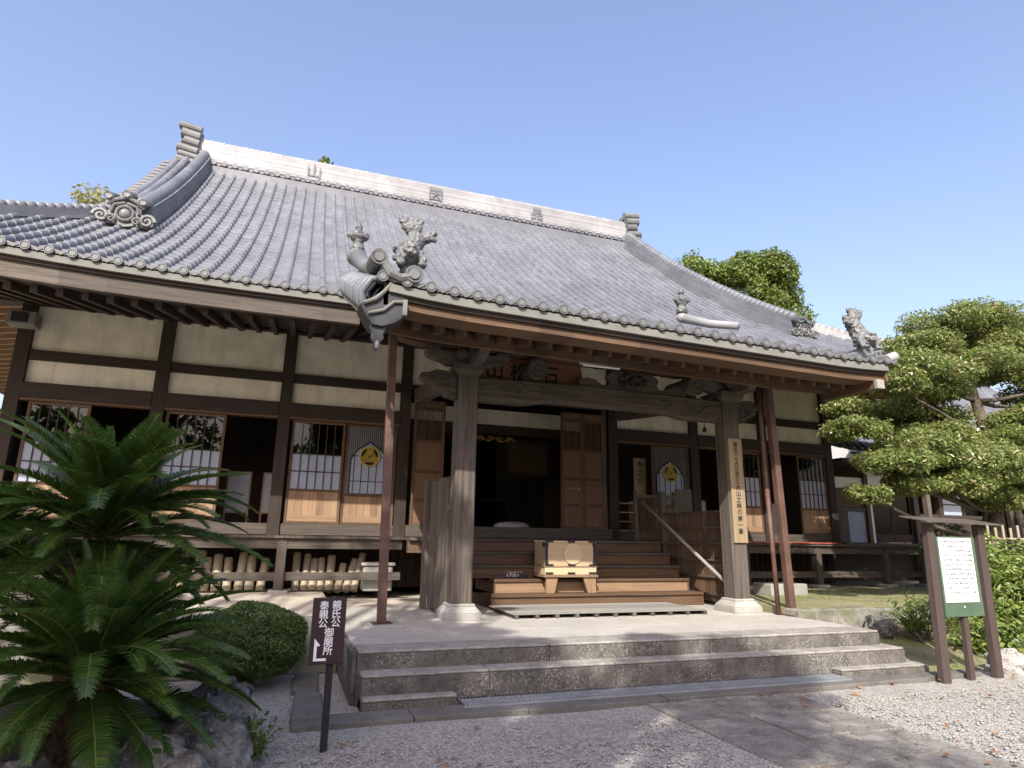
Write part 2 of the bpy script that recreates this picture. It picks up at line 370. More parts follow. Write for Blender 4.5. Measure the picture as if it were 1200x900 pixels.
for i in range(6):
    for j in range(5):
        a = .76 + 6.35 * i / 6; b = 6.783 + j * .72
        mb.box(a + .003, a + 6.35 / 6 - .003, b + .003, b + .717, .1, ZP - .004 - rg.uniform(0, .004))
mb.build('paving', 'stone', pf, bevel=.004)
mb = MB(); mb.box(.72, .757, 6.4, 8.4, 0, ZP - .03); mb.build('side_wall', 'riser', pf)
# drain grating at the foot of the steps
t = thing('drain_grating', 'long galvanised drain grating at the foot of the stone steps', 'grating', (3.8, 6.0, .05))
mb = MB(); mb.box(1.64, 6.03, 5.83, 5.845, .046, .066); mb.box(1.64, 6.03, 6.13, 6.145, .046, .066); mb.build('frame', 'grate', t)
mb = MB(); x = 1.66
while x < 6.02: mb.box(x, x + .012, 5.845, 6.13, .05, .064); x += .034
for y in (5.91, 5.98, 6.05): mb.box(1.66, 6.02, y, y + .008, .05, .067)
mb.build('bars', 'grate', t)
# terraces either side
tl = thing('stone_terrace', 'pale earth terrace with stone edge under the left veranda', 'terrace', (-2, 9, 0))
mb = MB(); mb.box(-9, .72, 8.06, 24, 0, ZT); mb.build('top', 'sand', tl)
course('edge_stone', -9, .72, 7.84, 8.057, 0, ZT + .01, 'ledge', 8, tl)
mb = MB(); mb.box(.72, 7.1, 9.2, 20, 0, ZT - .13); mb.build('floor_slab', 'sand', tl)
tr = thing('stone_terrace', 'mossy terrace with dark stone ledge right of the platform', 'terrace', (10, 9, 0))
mb = MB(); mb.box(7.12, 22, 8.0, 26, 0, ZT - .02); mb.build('top', 'grassy', tr)
course('edge_stone', 7.12, 8.6, 7.72, 7.997, 0, ZT - .02, 'ledge', 2, tr); course('edge_stone', 8.6, 14, 7.78, 7.997, 0, ZT - .04, 'ledge', 4, tr)
mb = MB(); nx, ny = 40, 14
for i in range(nx + 1):
    for j in range(ny + 1):
        x = 7.4 + 14 * i / nx; y = 6.05 + 1.9 * j / ny
        mb.v.append((x, y, (.012 + .3 * (j / ny) ** 1.3 * min(1, (x - 7.2) / 1.0)) + rg.uniform(-.012, .012)))
mb.f = [(i * (ny + 1) + j, (i + 1) * (ny + 1) + j, (i + 1) * (ny + 1) + j + 1, i * (ny + 1) + j + 1) for i in range(nx) for j in range(ny)]; mb.mi = [0] * len(mb.f)
structure(mb.build('garden_bank', 'grassy', smooth=True))
# loose flat stones left of the platform
for k, (x0, x1, y0, y1, lab) in enumerate(((.2, .5, 5.9, 6.85, 'long dark flat stone nearest the direction sign post'), (.22, .52, 6.9, 7.75, 'dark flat stone between the azalea and the platform side'))):
    mb = MB(); mb.prism([(x0, y0 + .04), (x1 - .05, y0), (x1, y1 - .1), (x1 - .08, y1), (x0 + .05, y1 - .03)], (0, 0, -.03), (1, 0, 0), (0, 1, 0), (0, 0, .08))
    tag(mb.build('flat_stone', 'kerb', bevel=.02), lab, 'stone', 'flat stones beside the platform')

# ------------------------------------------------------------------ temple hall: walls
hall = thing('temple_hall', 'wooden Japanese temple hall with sweeping grey tiled roof and cream plaster walls', 'temple', (4.2, 12.2, 0))
PX = [-4.33, -2.23, -.16, 2.05, 6.58, 8.65, 10.58, 12.54]
Z_S, Z_K0, Z_K1, Z_M0, Z_M1, Z_T = 1.68, 3.6, 3.85, 4.24, 4.41, 5.18
def part(name, mat, f, parent=hall, **k):
    mb = MB(); f(mb); return mb.build(name, mat, parent, **k)
for i, x in enumerate(PX):
    part('post', 'darkz', lambda b: b.box(x - .105, x + .105, YW - .06, YW + .15, ZD - .02, Z_T + .05), bevel=.008)
for y in (14.3, 16.4, 18.5, 20.6, 22.7):
    for x in (PX[0], PX[-1]): part('post', 'darkz', lambda b: b.box(x - .1, x + .1, y - .1, y + .1, ZT, Z_T + .05))
for a, b_ in zip(PX, PX[1:]):
    x0, x1 = a + .106, b_ - .106
    for z0, z1, d in ((Z_K0, Z_K1, .075), (Z_M0, Z_M1, .03), (ZD + .005, Z_S, .02)):
        if z0 == ZD + .005: part('sill_beam', 'greyx', lambda b: b.box(x0, x1, YW - d, YW + .1, z0, z1), bevel=.006)
        else: part('tie_beam', 'darkx', lambda b: b.box(x0, x1, YW - d, YW + .1, z0, z1), bevel=.006)
    part('door_track', 'brownx', lambda b: b.box(x0, x1, YW - .05, YW + .1, Z_K0 - .05, Z_K0 - .003))
    for z0, z1 in ((Z_K1, Z_M0), (Z_M1, Z_T)):
        part('plaster_panel', 'plaster', lambda b: b.box(x0, x1, YW + .03, YW + .08, z0 + .002, z1 - .002))
part('wall_plate', 'darkx', lambda b: b.box(PX[0] - .5, PX[-1] + .5, YW - .09, YW + .16, Z_T, Z_T + .26), bevel=.008)
for x, s in ((PX[0], -1), (PX[-1], 1)):       # side walls
    for a, b_ in zip((YW + .1, 14.3, 16.4, 18.5, 20.6), (14.3, 16.4, 18.5, 20.6, 22.7)):
        part('plaster_panel', 'plaster', lambda b: b.box(x - .03, x + .03, a + .1, b_ - .1, Z_K1, Z_T))
        part('side_board', 'greyz', lambda b: b.box(x - .035, x + .035, a + .1, b_ - .1, ZT, Z_K0))
        part('tie_beam', 'darky', lambda b: b.box(x - .07, x + .07, a + .1, b_ - .1, Z_K0, Z_K1))
    part('wall_plate', 'darky', lambda b: b.box(x - .1, x + .1, YW + .17, 22.7, Z_T, Z_T + .26))
part('back_wall', 'plaster', lambda b: b.box(PX[0], PX[-1], 22.8, 22.95, ZT, Z_T + .26))
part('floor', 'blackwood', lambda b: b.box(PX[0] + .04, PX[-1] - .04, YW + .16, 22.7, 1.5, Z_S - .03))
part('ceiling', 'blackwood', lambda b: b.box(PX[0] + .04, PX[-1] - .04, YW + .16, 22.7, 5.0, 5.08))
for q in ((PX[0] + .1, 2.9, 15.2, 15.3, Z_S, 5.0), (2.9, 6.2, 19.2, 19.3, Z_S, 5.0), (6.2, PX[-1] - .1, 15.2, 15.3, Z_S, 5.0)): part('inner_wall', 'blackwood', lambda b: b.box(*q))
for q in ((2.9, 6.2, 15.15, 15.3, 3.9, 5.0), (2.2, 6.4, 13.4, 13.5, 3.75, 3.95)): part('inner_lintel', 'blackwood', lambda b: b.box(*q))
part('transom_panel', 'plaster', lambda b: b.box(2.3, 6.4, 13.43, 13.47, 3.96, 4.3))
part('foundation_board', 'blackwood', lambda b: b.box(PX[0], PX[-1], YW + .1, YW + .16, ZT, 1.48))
mb = MB(); x = -4.2
while x < 12.4: mb.box(x, x + .05, YW + .06, YW + .095, ZT, 1.46); x += .15
mb.build('underfloor_slats', 'darkz', hall)

# veranda
def deck(x0, x1, posts, lab=None):
    d = MB(); x = x0; rg2 = random.Random(int(x0 * 10))
    while x < x1:
        b = min(x + .17, x1); d.box(x + .002, b - .002, YD - rg2.uniform(0, .02), YW - .08, ZD - .045, ZD - rg2.uniform(0, .006)); x = b
    e = d.build('veranda_floor', 'greyy', hall)
    part('veranda_beam', 'greyx', lambda b: b.box(x0 + .02, x1 - .02, YD + .05, YD + .19, ZD - .21, ZD - .05), e, bevel=.006)
    part('veranda_rail', 'greyx', lambda b: b.box(x0 + .02, x1 - .02, YD + .085, YD + .125, .77, .9), e, bevel=.006)
    for x in posts:
        part('veranda_post', 'greyz', lambda b: b.box(x - .075, x + .075, YD + .04, YD + .2, ZT + .05, ZD - .05), e, bevel=.008)
        part('post_stone', 'whitestone', lambda b: b.box(x - .15, x + .15, YD - .03, YD + .27, ZT - .02, ZT + .05), e, bevel=.015)
deck(-5.4, 1.98, (-4.3, -2.2, .02)); deck(7.32, 14.2, (7.6, 9.1, 11.0, 12.95, 14.1))
part('veranda_rail', 'greyx', lambda b: b.box(11, 13.5, YW + .3, YW + .36, .77, .9))
part('porch_floor', 'greyy', lambda b: [b.box(2.0 + .18 * i, 2.176 + .18 * i, 10.78, YW - .08, ZD - .05, ZD - .004 * (i % 3)) for i in range(29)])
part('porch_floor_beam', 'brownx', lambda b: b.box(2.0, 7.25, 10.86, 11.0, ZD - .25, ZD - .052))

# sliding doors ------------------------------------------------------------------
def frame(b, x0, x1, z0, z1, y, w=.045, t=.035):
    b.box(x0, x0 + w, y, y + t, z0, z1); b.box(x1 - w, x1, y, y + t, z0, z1)
    b.box(x0 + w, x1 - w, y + .001, y + t - .001, z1 - w, z1); b.box(x0 + w, x1 - w, y + .001, y + t - .001, z0, z0 + w)
def shoji(x0, x1, y=YW - .01, base=True, mull=5, zg=2.96, lower=2.3, crest=False, paper=True):
    z0, z1 = Z_S + .004, Z_K0 - .055
    mb = MB(); frame(mb, x0, x1, z0, z1, y); mb.box(x0 + .045, x1 - .045, y + .002, y + .033, lower - .045, lower)
    d = mb.build('sliding_door', 'brownz', hall, bevel=.003)
    mb = MB()
    n = 11 if crest else mull
    for i in range(1, n + 1):
        xx = x0 + .045 + (x1 - x0 - .09) * i / (n + 1)
        if not crest: mb.box(xx - .008, xx + .008, y + .004, y + .02, lower, z1 - .045)
    if not crest:
        for zz in (zg, lower + (zg - lower) * .5): mb.box(x0 + .045, x1 - .045, y + .006, y + .018, zz - .009, zz + .009)
        mb.build('lattice', 'darkz', d)
        mb = MB(); mb.box(x0 + .045, x1 - .045, y + .022, y + .026, zg if paper else lower, z1 - .045); mb.build('window_pane', 'glass', d)
        mb = MB(); mb.box(x0 + .045, x1 - .045, y + .022, y + .026, lower, zg - .001); mb.build('paper_pane', 'paper', d)
    mb = MB(); k = 7
    for i in range(k): a = x0 + .045 + (x1 - x0 - .09) * i / k; mb.box(a + .002, a + (x1 - x0 - .09) / k - .002, y + .01, y + .025, z0 + .15, lower - .045)
    mb.build('base_boards', 'warmz', d)
    mb = MB(); mb.box(x0 + .045, x1 - .045, y + .004, y + .03, z0 + .045, z0 + .149); mb.build('base_rail', 'warmx', d)
    if crest: crest_door(d, x0, x1, y, lower, z1)
    return d
def crest_door(d, x0, x1, y, lower, z1):
    xc = (x0 + x1) / 2 - .02; zc = 2.95; sp = 2.55; hw = (x1 - x0) * .36
    mb = MB(); x = x0 + .06
    while x < x1 - .05: mb.box(x, x + .016, y + .004, y + .02, lower, z1 - .045); x += .038
    s_ = mb.build('slats', 'greyz', d)
    mb = MB(); mb.box(x0 + .045, x1 - .045, y + .0225, y + .027, lower, z1 - .045); mb.build('paper_pane', 'greypaper', d)
    arch = []
    for i in range(25):
        t = -1 + 2 * i / 24; arch.append((xc + hw * t, sp + .32 + .3 * (1 - abs(t) ** 2.4) + .06 * math.exp(-(t / .12) ** 2)))
    poly = [(xc - hw, lower + .02)] + arch + [(xc + hw, lower + .02)]
    mb = MB(); mb.prism(poly, (0, y + .0035, 0), (1, 0, 0), (0, 0, 1), (0, -.004, 0)); mb.build('arched_paper', 'paper', d)
    mb = MB(); mb.tube([(a, y - .004, b) for a, b in poly], .014, 6)
    for i in (-2, -1, 0, 1, 2): mb.box(xc + i * hw * .4 - .007, xc + i * hw * .4 + .007, y - .008, y - .001, lower + .02, sp + .32 + .28 * (1 - abs(i * .4) ** 2.4))
    for zz in (2.48, 2.95): mb.box(xc - hw, xc + hw, y - .009, y - .002, zz - .007, zz + .007)
    mb.build('arched_lattice', 'metal_dk', d)
    crest = MB(); rr = .185
    crest.prism([(rr * math.cos(2 * math.pi * i / 32), rr * math.sin(2 * math.pi * i / 32)) for i in range(32)], (xc, y - .012, zc), (1, 0, 0), (0, 0, 1), (0, -.012, 0))
    c0 = crest.build('crest_disc', 'ink', d)
    mb = MB(); mb.tube([(xc + rr * .96 * math.cos(2 * math.pi * i / 32), y - .026, zc + rr * .96 * math.sin(2 * math.pi * i / 32)) for i in range(33)], .016, 6, False); mb.build('crest_ring', 'gold', d)
    mb = MB()
    for k in range(3):
        a = math.pi / 2 + k * 2 * math.pi / 3; lf = []
        for i in range(24):
            t = 2 * math.pi * i / 24; r_ = .082 * (1 - .16 * math.cos(t * 5)) * (1.06 if abs(t - math.pi) < .5 else 1)
            lf.append((.083 * math.cos(a) + r_ * math.cos(t + a), .083 * math.sin(a) + r_ * math.sin(t + a)))
        mb.prism(lf, (xc, y - .026, zc), (1, 0, 0), (0, 0, 1), (0, -.006, 0))
    mb.build('crest_leaves', 'gold_dk', d)
    mb = MB()
    for k in range(3):
        a = math.pi / 2 + k * 2 * math.pi / 3
        for q in (-.6, -.3, 0, .3, .6):
            mb.tube([(xc + .01 * math.cos(a), y - .034, zc + .01 * math.sin(a)), (xc + .15 * math.cos(a + q * .55), y - .034, zc + .15 * math.sin(a + q * .55))], .0035, 4)
    mb.build('crest_veins', 'gold', d)
shoji(-4.1, -3.21, lower=2.25, zg=2.9); shoji(-2.08, -1.12, zg=2.9); shoji(.0, .95, zg=2.93)
shoji(.97, 1.93, y=YW + .03, crest=True, lower=2.24); shoji(7.56, 8.53, y=YW + .03, crest=True, lower=2.24)
shoji(9.72, 10.46, mull=4); shoji(11.58, 12.43, mull=5)
# door leaves of the porch, hinged and slatted at the top
def leaf(x0, x1, y, n=1, z1=4.12):
    ws = (x1 - x0) / n; d = None
    for k in range(n):
        a, b = x0 + ws * k, x0 + ws * (k + 1) - .004; mb = MB(); frame(mb, a, b, Z_S + .01, z1, y, .055, .045)
        for zz in (3.3, 2.72, 2.18): mb.box(a + .055, b - .055, y + .002, y + .043, zz - .03, zz + .03)
        mb.box(a + .055, b - .055, y + .002, y + .043, z1 - .2, z1 - .14)
        d = mb.build('door_leaf', 'brownz', hall, bevel=.003)
        for zz0, zz1 in ((Z_S + .065, 2.15), (2.21, 2.69), (2.75, 3.27), (z1 - .14, z1 - .055)): mb = MB(); mb.box(a + .055, b - .055, y + .015, y + .03, zz0, zz1); mb.build('door_panel', 'door', d)
        mb = MB(); x = a + .075
        while x < b - .07: mb.box(x, x + .018, y + .012, y + .03, 3.33, z1 - .2); x += .045
        mb.build('door_bars', 'brownz', d)
        if n == 2 and k == 0:
            mb = MB()
            for q in range(3): mb.ell((a + .2 + .1 * q, y + .012, 2.52), (.016, .01, .016), 8, 5)
            mb.build('door_studs', 'grate', d)
leaf(2.24, 2.86, YW - .02, 1); leaf(5.36, 6.36, YW - .03, 2)
part('porch_post', 'greyz', lambda b: b.box(6.36, 6.42, YW - .02, YW + .1, Z_S, 4.24))
part('threshold', 'greyx', lambda b: b.box(2.16, 6.47, YW - .13, YW - .021, ZD + .006, Z_S + .02), bevel=.01)
# taller porch opening: the tie beams there sit higher
for o in list(C.objects):
    if o.parent == hall and o.name.split('.')[0] in ('tie_beam', 'plaster_panel', 'door_track') and o.type == 'MESH':
        xs = [v.co.x for v in o.data.vertices]; zs = [v.co.z for v in o.data.vertices]; ys = [v.co.y for v in o.data.vertices]
        if 2.1 < min(xs) and max(xs) < 6.5 and max(ys) < 13 and max(zs) < Z_M0 + .02: bpy.data.objects.remove(o)

# ------------------------------------------------------------------ roof
EX0, EX1, EY0, RY = -7.1, 15.3, 9.4, 18.0       # eave corners, front eave line, ridge line
KX0, KX1, KY0, KJ = .84, 8.11, 6.6, 10.0          # porch roof
PER, CRS = .27, .26
def prof(d): return 5.06 + .55 * d + .0235 * d * d
def lift(x, d):
    a = max(0, -x / 7.1) ** 3 if x < 0 else max(0, (x - 8.2) / 7.1) ** 3
    return .52 * a * max(0, 1 - d / 4.0) ** 1.5
def zf(x, y):
    d = y - EY0
    if KX0 - .01 <= x <= KX1 + .01 and y < KJ:
        z0 = 4.205 - .0215 * (x - KX0) + .05 * max(0, (abs(x - (KX0 + KX1) / 2) - 2.6) / 1.1) ** 2; s0 = .2
        d1 = KJ - EY0; z1 = prof(d1); s1 = .55 + .047 * d1; L = KJ - KY0; t = (y - KY0) / L
        return (2 * t ** 3 - 3 * t * t + 1) * z0 + (t ** 3 - 2 * t * t + t) * L * s0 + (3 * t * t - 2 * t ** 3) * z1 + (t ** 3 - t * t) * L * s1
    return prof(max(d, 0)) + lift(x, d)
HU = [(0, -.008), (.04, .036), (.11, .062), (.19, .072), (.27, .062), (.34, .036), (.38, -.014), (.5, -.02), (.69, -.022), (.9, -.02), (1, -.008)]
def tile_col(mb, P, a0, t0, t1, n):
    """one column of courses: P(a, t, h) gives the point on the slope"""
    L = len(HU)
    for k in range(n):
        ta, tb = t0 + (t1 - t0) * k / n, t0 + (t1 - t0) * (k + 1) / n; vs = []
        for dt, dh in ((ta, -.006), (ta, .024), (tb, .0)):
            for u, h in HU: vs.append(P(a0 + u * PER, dt, h + dh))
        mb.add(vs, [(j, j + 1, j + L + 1, j + L) for j in range(L - 1)] + [(L + j, L + j + 1, 2 * L + j + 1, 2 * L + j) for j in range(L - 1)])
rf = MB(); eave_pts = []
ncol = int(round((EX1 - EX0) / PER)); PER = (EX1 - EX0) / ncol
GX0, GX1 = -3.35, 10.65                              # verge lines of the gable
for i in range(ncol):
    a = EX0 + i * PER; xc = a + PER / 2
    kohai = KX0 - .1 < xc < KX1 + .05
    t0 = KY0 if kohai else EY0
    t1 = RY - .2
    if xc < GX0: t1 = EY0 + (xc - EX0) + .05
    if xc > GX1: t1 = EY0 + (EX1 - xc) + .05
    if t1 - t0 < .15: continue
    cx = min(max(xc, KX0), KX1) if kohai else xc
    tile_col(rf, lambda x, y, h, kk=kohai: (x, y, (zf(min(max(x, KX0), KX1), y) if kk else prof(y - EY0) + lift(x, y - EY0)) + h), a, t0, t1, max(1, int((t1 - t0) / CRS)))
    eave_pts.append((a + .19 * PER, t0, (zf(cx, t0)) + .0, kohai))
for side in (0, 1):                                   # hip slopes of the two ends
    n = int((26.6 - EY0) / PER)
    for i in range(n):
        a = EY0 + i * PER; yc = a + PER / 2; d = min(yc - EY0, 26.6 - yc, 4.1)
        if d < .2: continue
        P = (lambda y, t, h: (EX0 + t, y, prof(t) + h + .52 * max(0, 1 - (y - EY0) / 6) ** 3 * max(0, 1 - t / 4) ** 1.5)) if side == 0 else (lambda y, t, h: (EX1 - t, y, prof(t) + h + .52 * max(0, 1 - (y - EY0) / 6) ** 3 * max(0, 1 - t / 4) ** 1.5))
        tile_col(rf, P, a, 0, d + .05, max(1, int(d / .3)))
for k in range(12):                                   # rear slope
    d0, d1 = 8.4 * k / 12, 8.4 * (k + 1) / 12; q = lambda d: min(d, 3.7)
    rf.quad((EX1 - q(d0), 26.6 - d0, prof(d0)), (EX0 + q(d0), 26.6 - d0, prof(d0)), (EX0 + q(d1), 26.6 - d1, prof(d1)), (EX1 - q(d1), 26.6 - d1, prof(d1)))
roof = rf.build('roof', 'tile', hall)
# eave tiles: round cap with raised ring, plus hanging tongue between caps
def eave_tile_mesh(r, d):
    b = MB(); b.tube([(0, -.02, 0), (0, .12, .02)], [r, r], 14); b.tube([(0, -.03, 0)] + [(0, -.022, 0)], [r * .62, r * .62], 12)
    b.tube([(r * .9 * math.cos(2 * math.pi * i / 14), -.024, r * .9 * math.sin(2 * math.pi * i / 14)) for i in range(15)], .009, 5, False)
    pts = [(.06, -.005), (.1, -.03), (.135, -.05), (.17, -.03), (.21, -.005), (.21, .025), (.135, .0), (.06, .025)]
    b.prism(pts, (0, -.012, 0), (1, 0, 0), (0, 0, 1), (0, .1, 0)); return b
em = eave_tile_mesh(.062, 1).mesh('eave_tile', 'orn')
for k, (x, y, z, ko) in enumerate(eave_pts):
    o = bpy.data.objects.new('eave_tile', em); C.objects.link(o); put(o, roof); o.location = (x, y, z + .012)
# main ridge
rg_ = MB(); zb = prof(RY - EY0) - .15; RX0, RX1 = -3.2, 10.3
zz = zb + .24
for k in range(9):
    wdt = .25 - .006 * k; rg_.box(RX0, RX1, RY - wdt - (.009 if k % 2 else 0), RY + wdt, zz, zz + .064); zz += .066
ridge = rg_.build('main_ridge', 'tile_lt', roof)
b = MB(); x = RX0
while x < RX1: b.tube([(x, RY, zz + .03), (x + .3, RY, zz + .03)], .13, 10); b.tube([(x + .27, RY, zz + .03), (x + .31, RY, zz + .03)], .15, 10); x += .31
b.build('ridge_cap', 'tile_lt', ridge)
b = MB(); x = RX0 + .15
while x < RX1 - .1: b.tube([(x, RY - .36, zb + .16), (x, RY - .2, zb + .16)], .075, 12); b.box(x + .09, x + .19, RY - .33, RY - .2, zb + .09, zb + .15); x += .28
b.build('ridge_discs', 'tile', ridge)
b = MB(); b.box(RX0, RX1, RY - .27, RY + .27, zb + .07, zb + .238); b.build('ridge_course', 'tile_dk', ridge)
b = MB(); b.box(RX0, RX1, RY - .38, RY + .38, zb - .25, zb + .0); b.box(RX0, RX1, RY - .33, RY + .33, zb + .003, zb + .065); b.build('ridge_base', 'tile', ridge)
for ch, x in (('山', -.1), ('因', 3.55), ('品', 6.95)):
    b = MB(); vs0 = len(b.v); put_glyph(b, ch, (x, RY - .275, zb + .53), (1, 0, 0), (0, 0, 1), .42, .012)
    b.build('ridge_mark', 'tile', ridge)
def ridge_along(name, pts, wd, ht, mat, parent, cap=.09, lay=4):
    """stacked ridge following a line of roof points"""
    b = MB()
    for p, q in zip(pts, pts[1:]):
        p, q = Vector(p), Vector(q)
        for k in range(lay):
            w_ = wd * (1 - .35 * k / lay) + (.006 if k % 2 else 0); h0 = ht * k / lay; h1 = ht * (k + 1) / lay
            d = (q - p).normalized(); sdv = d.cross(Vector((0, 0, 1))).normalized() * w_ / 2
            vs = [p - sdv + Vector((0, 0, h0)), p + sdv + Vector((0, 0, h0)), p + sdv + Vector((0, 0, h1)), p - sdv + Vector((0, 0, h1))]
            vs += [v + (q - p) for v in vs]; b.add(vs, [(0, 1, 2, 3), (7, 6, 5, 4), (0, 4, 5, 1), (1, 5, 6, 2), (2, 6, 7, 3), (3, 7, 4, 0)])
    o = b.build(name, mat, parent)
    b = MB(); up = Vector((0, 0, ht + .01))
    for p, q in zip(pts, pts[1:]):
        p, q = Vector(p) + up, Vector(q) + up; L = (q - p).length; n = max(1, int(L / .15))
        for k in range(n):
            a, c = p + (q - p) * k / n, p + (q - p) * (k + 1) / n
            b.tube([a, c], [cap * .93, cap * 1.08], 10)
    b.build('ridge_cap', mat, o, smooth=True); return o
def demon_tile(x, y, z, s, parent, fy=-1, mat='orn'):
    """scroll-sided ridge-end tile facing along y"""
    b = MB(); U = Vector((1, 0, 0)); W = Vector((0, 0, 1)); o = Vector((x, y, z))
    poly = [(-.42, 0), (-.2, .04), (0, -.02), (.2, .04), (.42, 0), (.36, .22), (.27, .3), (.26, .52), (.13, .6), (0, .66), (-.13, .6), (-.26, .52), (-.27, .3), (-.36, .22)]
    b.prism([(a * s, c * s) for a, c in poly], o, U, W, (0, .14 * s, 0))
    for sg in (-1, 1):
        b.spiral(o + U * .4 * s * sg + W * .14 * s + Vector((0, -.03 * s, 0)), U * sg, W, .14 * s, 1.6, .045 * s, 7)
        b.spiral(o + U * .22 * s * sg + W * .1 * s + Vector((0, -.05 * s, 0)), U * sg, W, .09 * s, 1.4, .03 * s, 6)
        b.tube([o + U * sg * .02 * s + W * .58 * s + Vector((0, -.05 * s, 0)), o + U * sg * .2 * s + W * .5 * s + Vector((0, -.05 * s, 0)), o + U * sg * .33 * s + W * .4 * s + Vector((0, -.03 * s, 0))], .035 * s, 6)
        b.tube([o + U * sg * .02 * s + W * .46 * s + Vector((0, -.05 * s, 0)), o + U * sg * .2 * s + W * .4 * s + Vector((0, -.05 * s, 0)), o + U * sg * .24 * s + W * .26 * s + Vector((0, -.03 * s, 0))], .03 * s, 6)
    b.tube([o + U * .15 * s * math.cos(t * .524) + W * (.25 * s + .15 * s * math.sin(t * .524)) + Vector((0, -.03 * s, 0)) for t in range(13)], .03 * s, 6, False)
    d = b.build('ridge_end_tile', mat, parent, smooth=False)
    b = MB(); b.ell(o + W * .25 * s + Vector((0, -.01, 0)), (.11 * s, .07 * s, .11 * s), 12, 8)
    for u_, v_ in ((-.3, .54), (0, .62), (.3, .5)):
        p = o + U * u_ * s + W * v_ * s; b.tube([p + Vector((0, -.1 * s, 0)), p + Vector((0, .35 * s, .2 * s))], .085 * s, 12)
        b.tube([p + Vector((0, -.115 * s, 0)), p + Vector((0, -.1 * s, 0))], .055 * s, 10)
    b.build('round_tiles', mat, parent); return d
for sx, X, ye in ((-1, -3.02, 12.35), (1, 10.35, 11.35)):
    XF = lambda y: X + (.75 * max(0, (RY - y) / (RY - 11.35)) ** 1.5 if sx > 0 else 0)
    pts = [(XF(y), y, prof(y - EY0) + lift(XF(y), y - EY0) - .03) for y in [ye + (RY - .3 - ye) * k / 16 for k in range(17)]]
    ridge_along('descending_ridge', pts, .5, .5, 'tile', roof, .13, 9)
    ridge_along('verge_ridge', [(p[0] + sx * .42, p[1], p[2] + .05) for p in pts if p[1] > 13.4], .22, .2, 'tile', roof, .1, 2)
    ridge_along('verge_ridge', [(p[0] + sx * .66, p[1], p[2] - .0) for p in pts if p[1] > 13.4], .2, .16, 'tile', roof, .09, 2)
    yv = 13.4; b = MB(); b.tube([(sx * .7, 0, 0), (sx * .94, 0, -.03)], [.065, .07], 9); vm = b.mesh('verge_tile', 'orn')
    while yv < RY - .3: o = bpy.data.objects.new('verge_tile', vm); C.objects.link(o); put(o, roof); o.location = (X, yv, prof(yv - EY0) + .12); yv += .26
    demon_tile(XF(ye) - (.2 if sx < 0 else -.12), ye - .14, prof(ye - EY0) + lift(XF(ye), ye - EY0) - .04, .92 if sx < 0 else .72, roof)
    # hip ridge running out to the corner
    cx = EX0 if sx < 0 else EX1; hp = []
    for k in range(11):
        d = 4.0 * (1 - k / 10); hp.append((cx - sx * d, EY0 + d, prof(d) + lift(cx - sx * d, d) - .04))
    ridge_along('hip_ridge', hp, .3, .2, 'tile' if sx < 0 else 'tile_lt', roof, .1, 3)
    # gable wall under the verge
    gx = X + sx * .45
    poly = [(13.6, prof(4.2) - .1), (RY, prof(RY - EY0) - .2), (36 - 13.6, prof(4.2) - .1)]
    part('gable_wall', 'white_plaster', lambda b: b.prism(poly, (gx - .05, 0, 0), (0, 1, 0), (0, 0, 1), (.1, 0, 0)))
    # tall ridge-end stack at the end of the main ridge
    ex = RX0 if sx < 0 else RX1
    b = MB(); b.prism([(-.36, -.25), (.36, -.25), (.3, .1), (.34, .3), (.26, .5), (.3, .75), (.2, .95), (-.2, .95), (-.3, .75), (-.26, .5), (-.34, .3), (-.3, .1)], (ex, RY, zb), (0, 1, 0), (0, 0, 1), (sx * .16, 0, 0))
    st = b.build('ridge_end_stack', 'orn', roof)
    b = MB()
    for yy, z0, L, r_ in ((-.1, 1.12, .55, .075), (.14, 1.05, .5, .075), (-.22, .84, .46, .09), (.2, .84, .5, .09), (-.24, .62, .38, .085), (.2, .62, .42, .085), (-.3, .36, .5, .08), (.3, .36, .5, .08), (-.3, .2, .46, .06), (-.28, .02, .5, .08), (.28, .02, .5, .08)):
        p = Vector((ex, RY + yy, zb + z0 * 1.06)); b.tube([p, p + Vector((sx * L, 0, .14 * L))], [r_ * 1.55, r_ * 1.7], 12); b.tube([p + Vector((sx * L * .98, 0, .14 * L)), p + Vector((sx * L * 1.06, 0, .15 * L))], [r_ * 1.0, r_ * .95], 12)
    b.box(min(ex, ex + sx * .5), max(ex, ex + sx * .5), RY - .34, RY + .34, zb + .44, zb + .5); b.box(min(ex, ex + sx * .46), max(ex, ex + sx * .46), RY - .36, RY + .36, zb - .26, zb - .1)
    b.build('stacked_tiles', 'orn', st)
# corner tip tile at the right end of the porch eave
ez = zf(KX1, KY0)
b = MB(); b.tube([(KX1 - .02, KY0 + .11, ez + .02), (KX1 + .21, KY0 + .045, ez + .11)], [.065, .075], 12); b.build('corner_tile', 'tile_lt', roof)

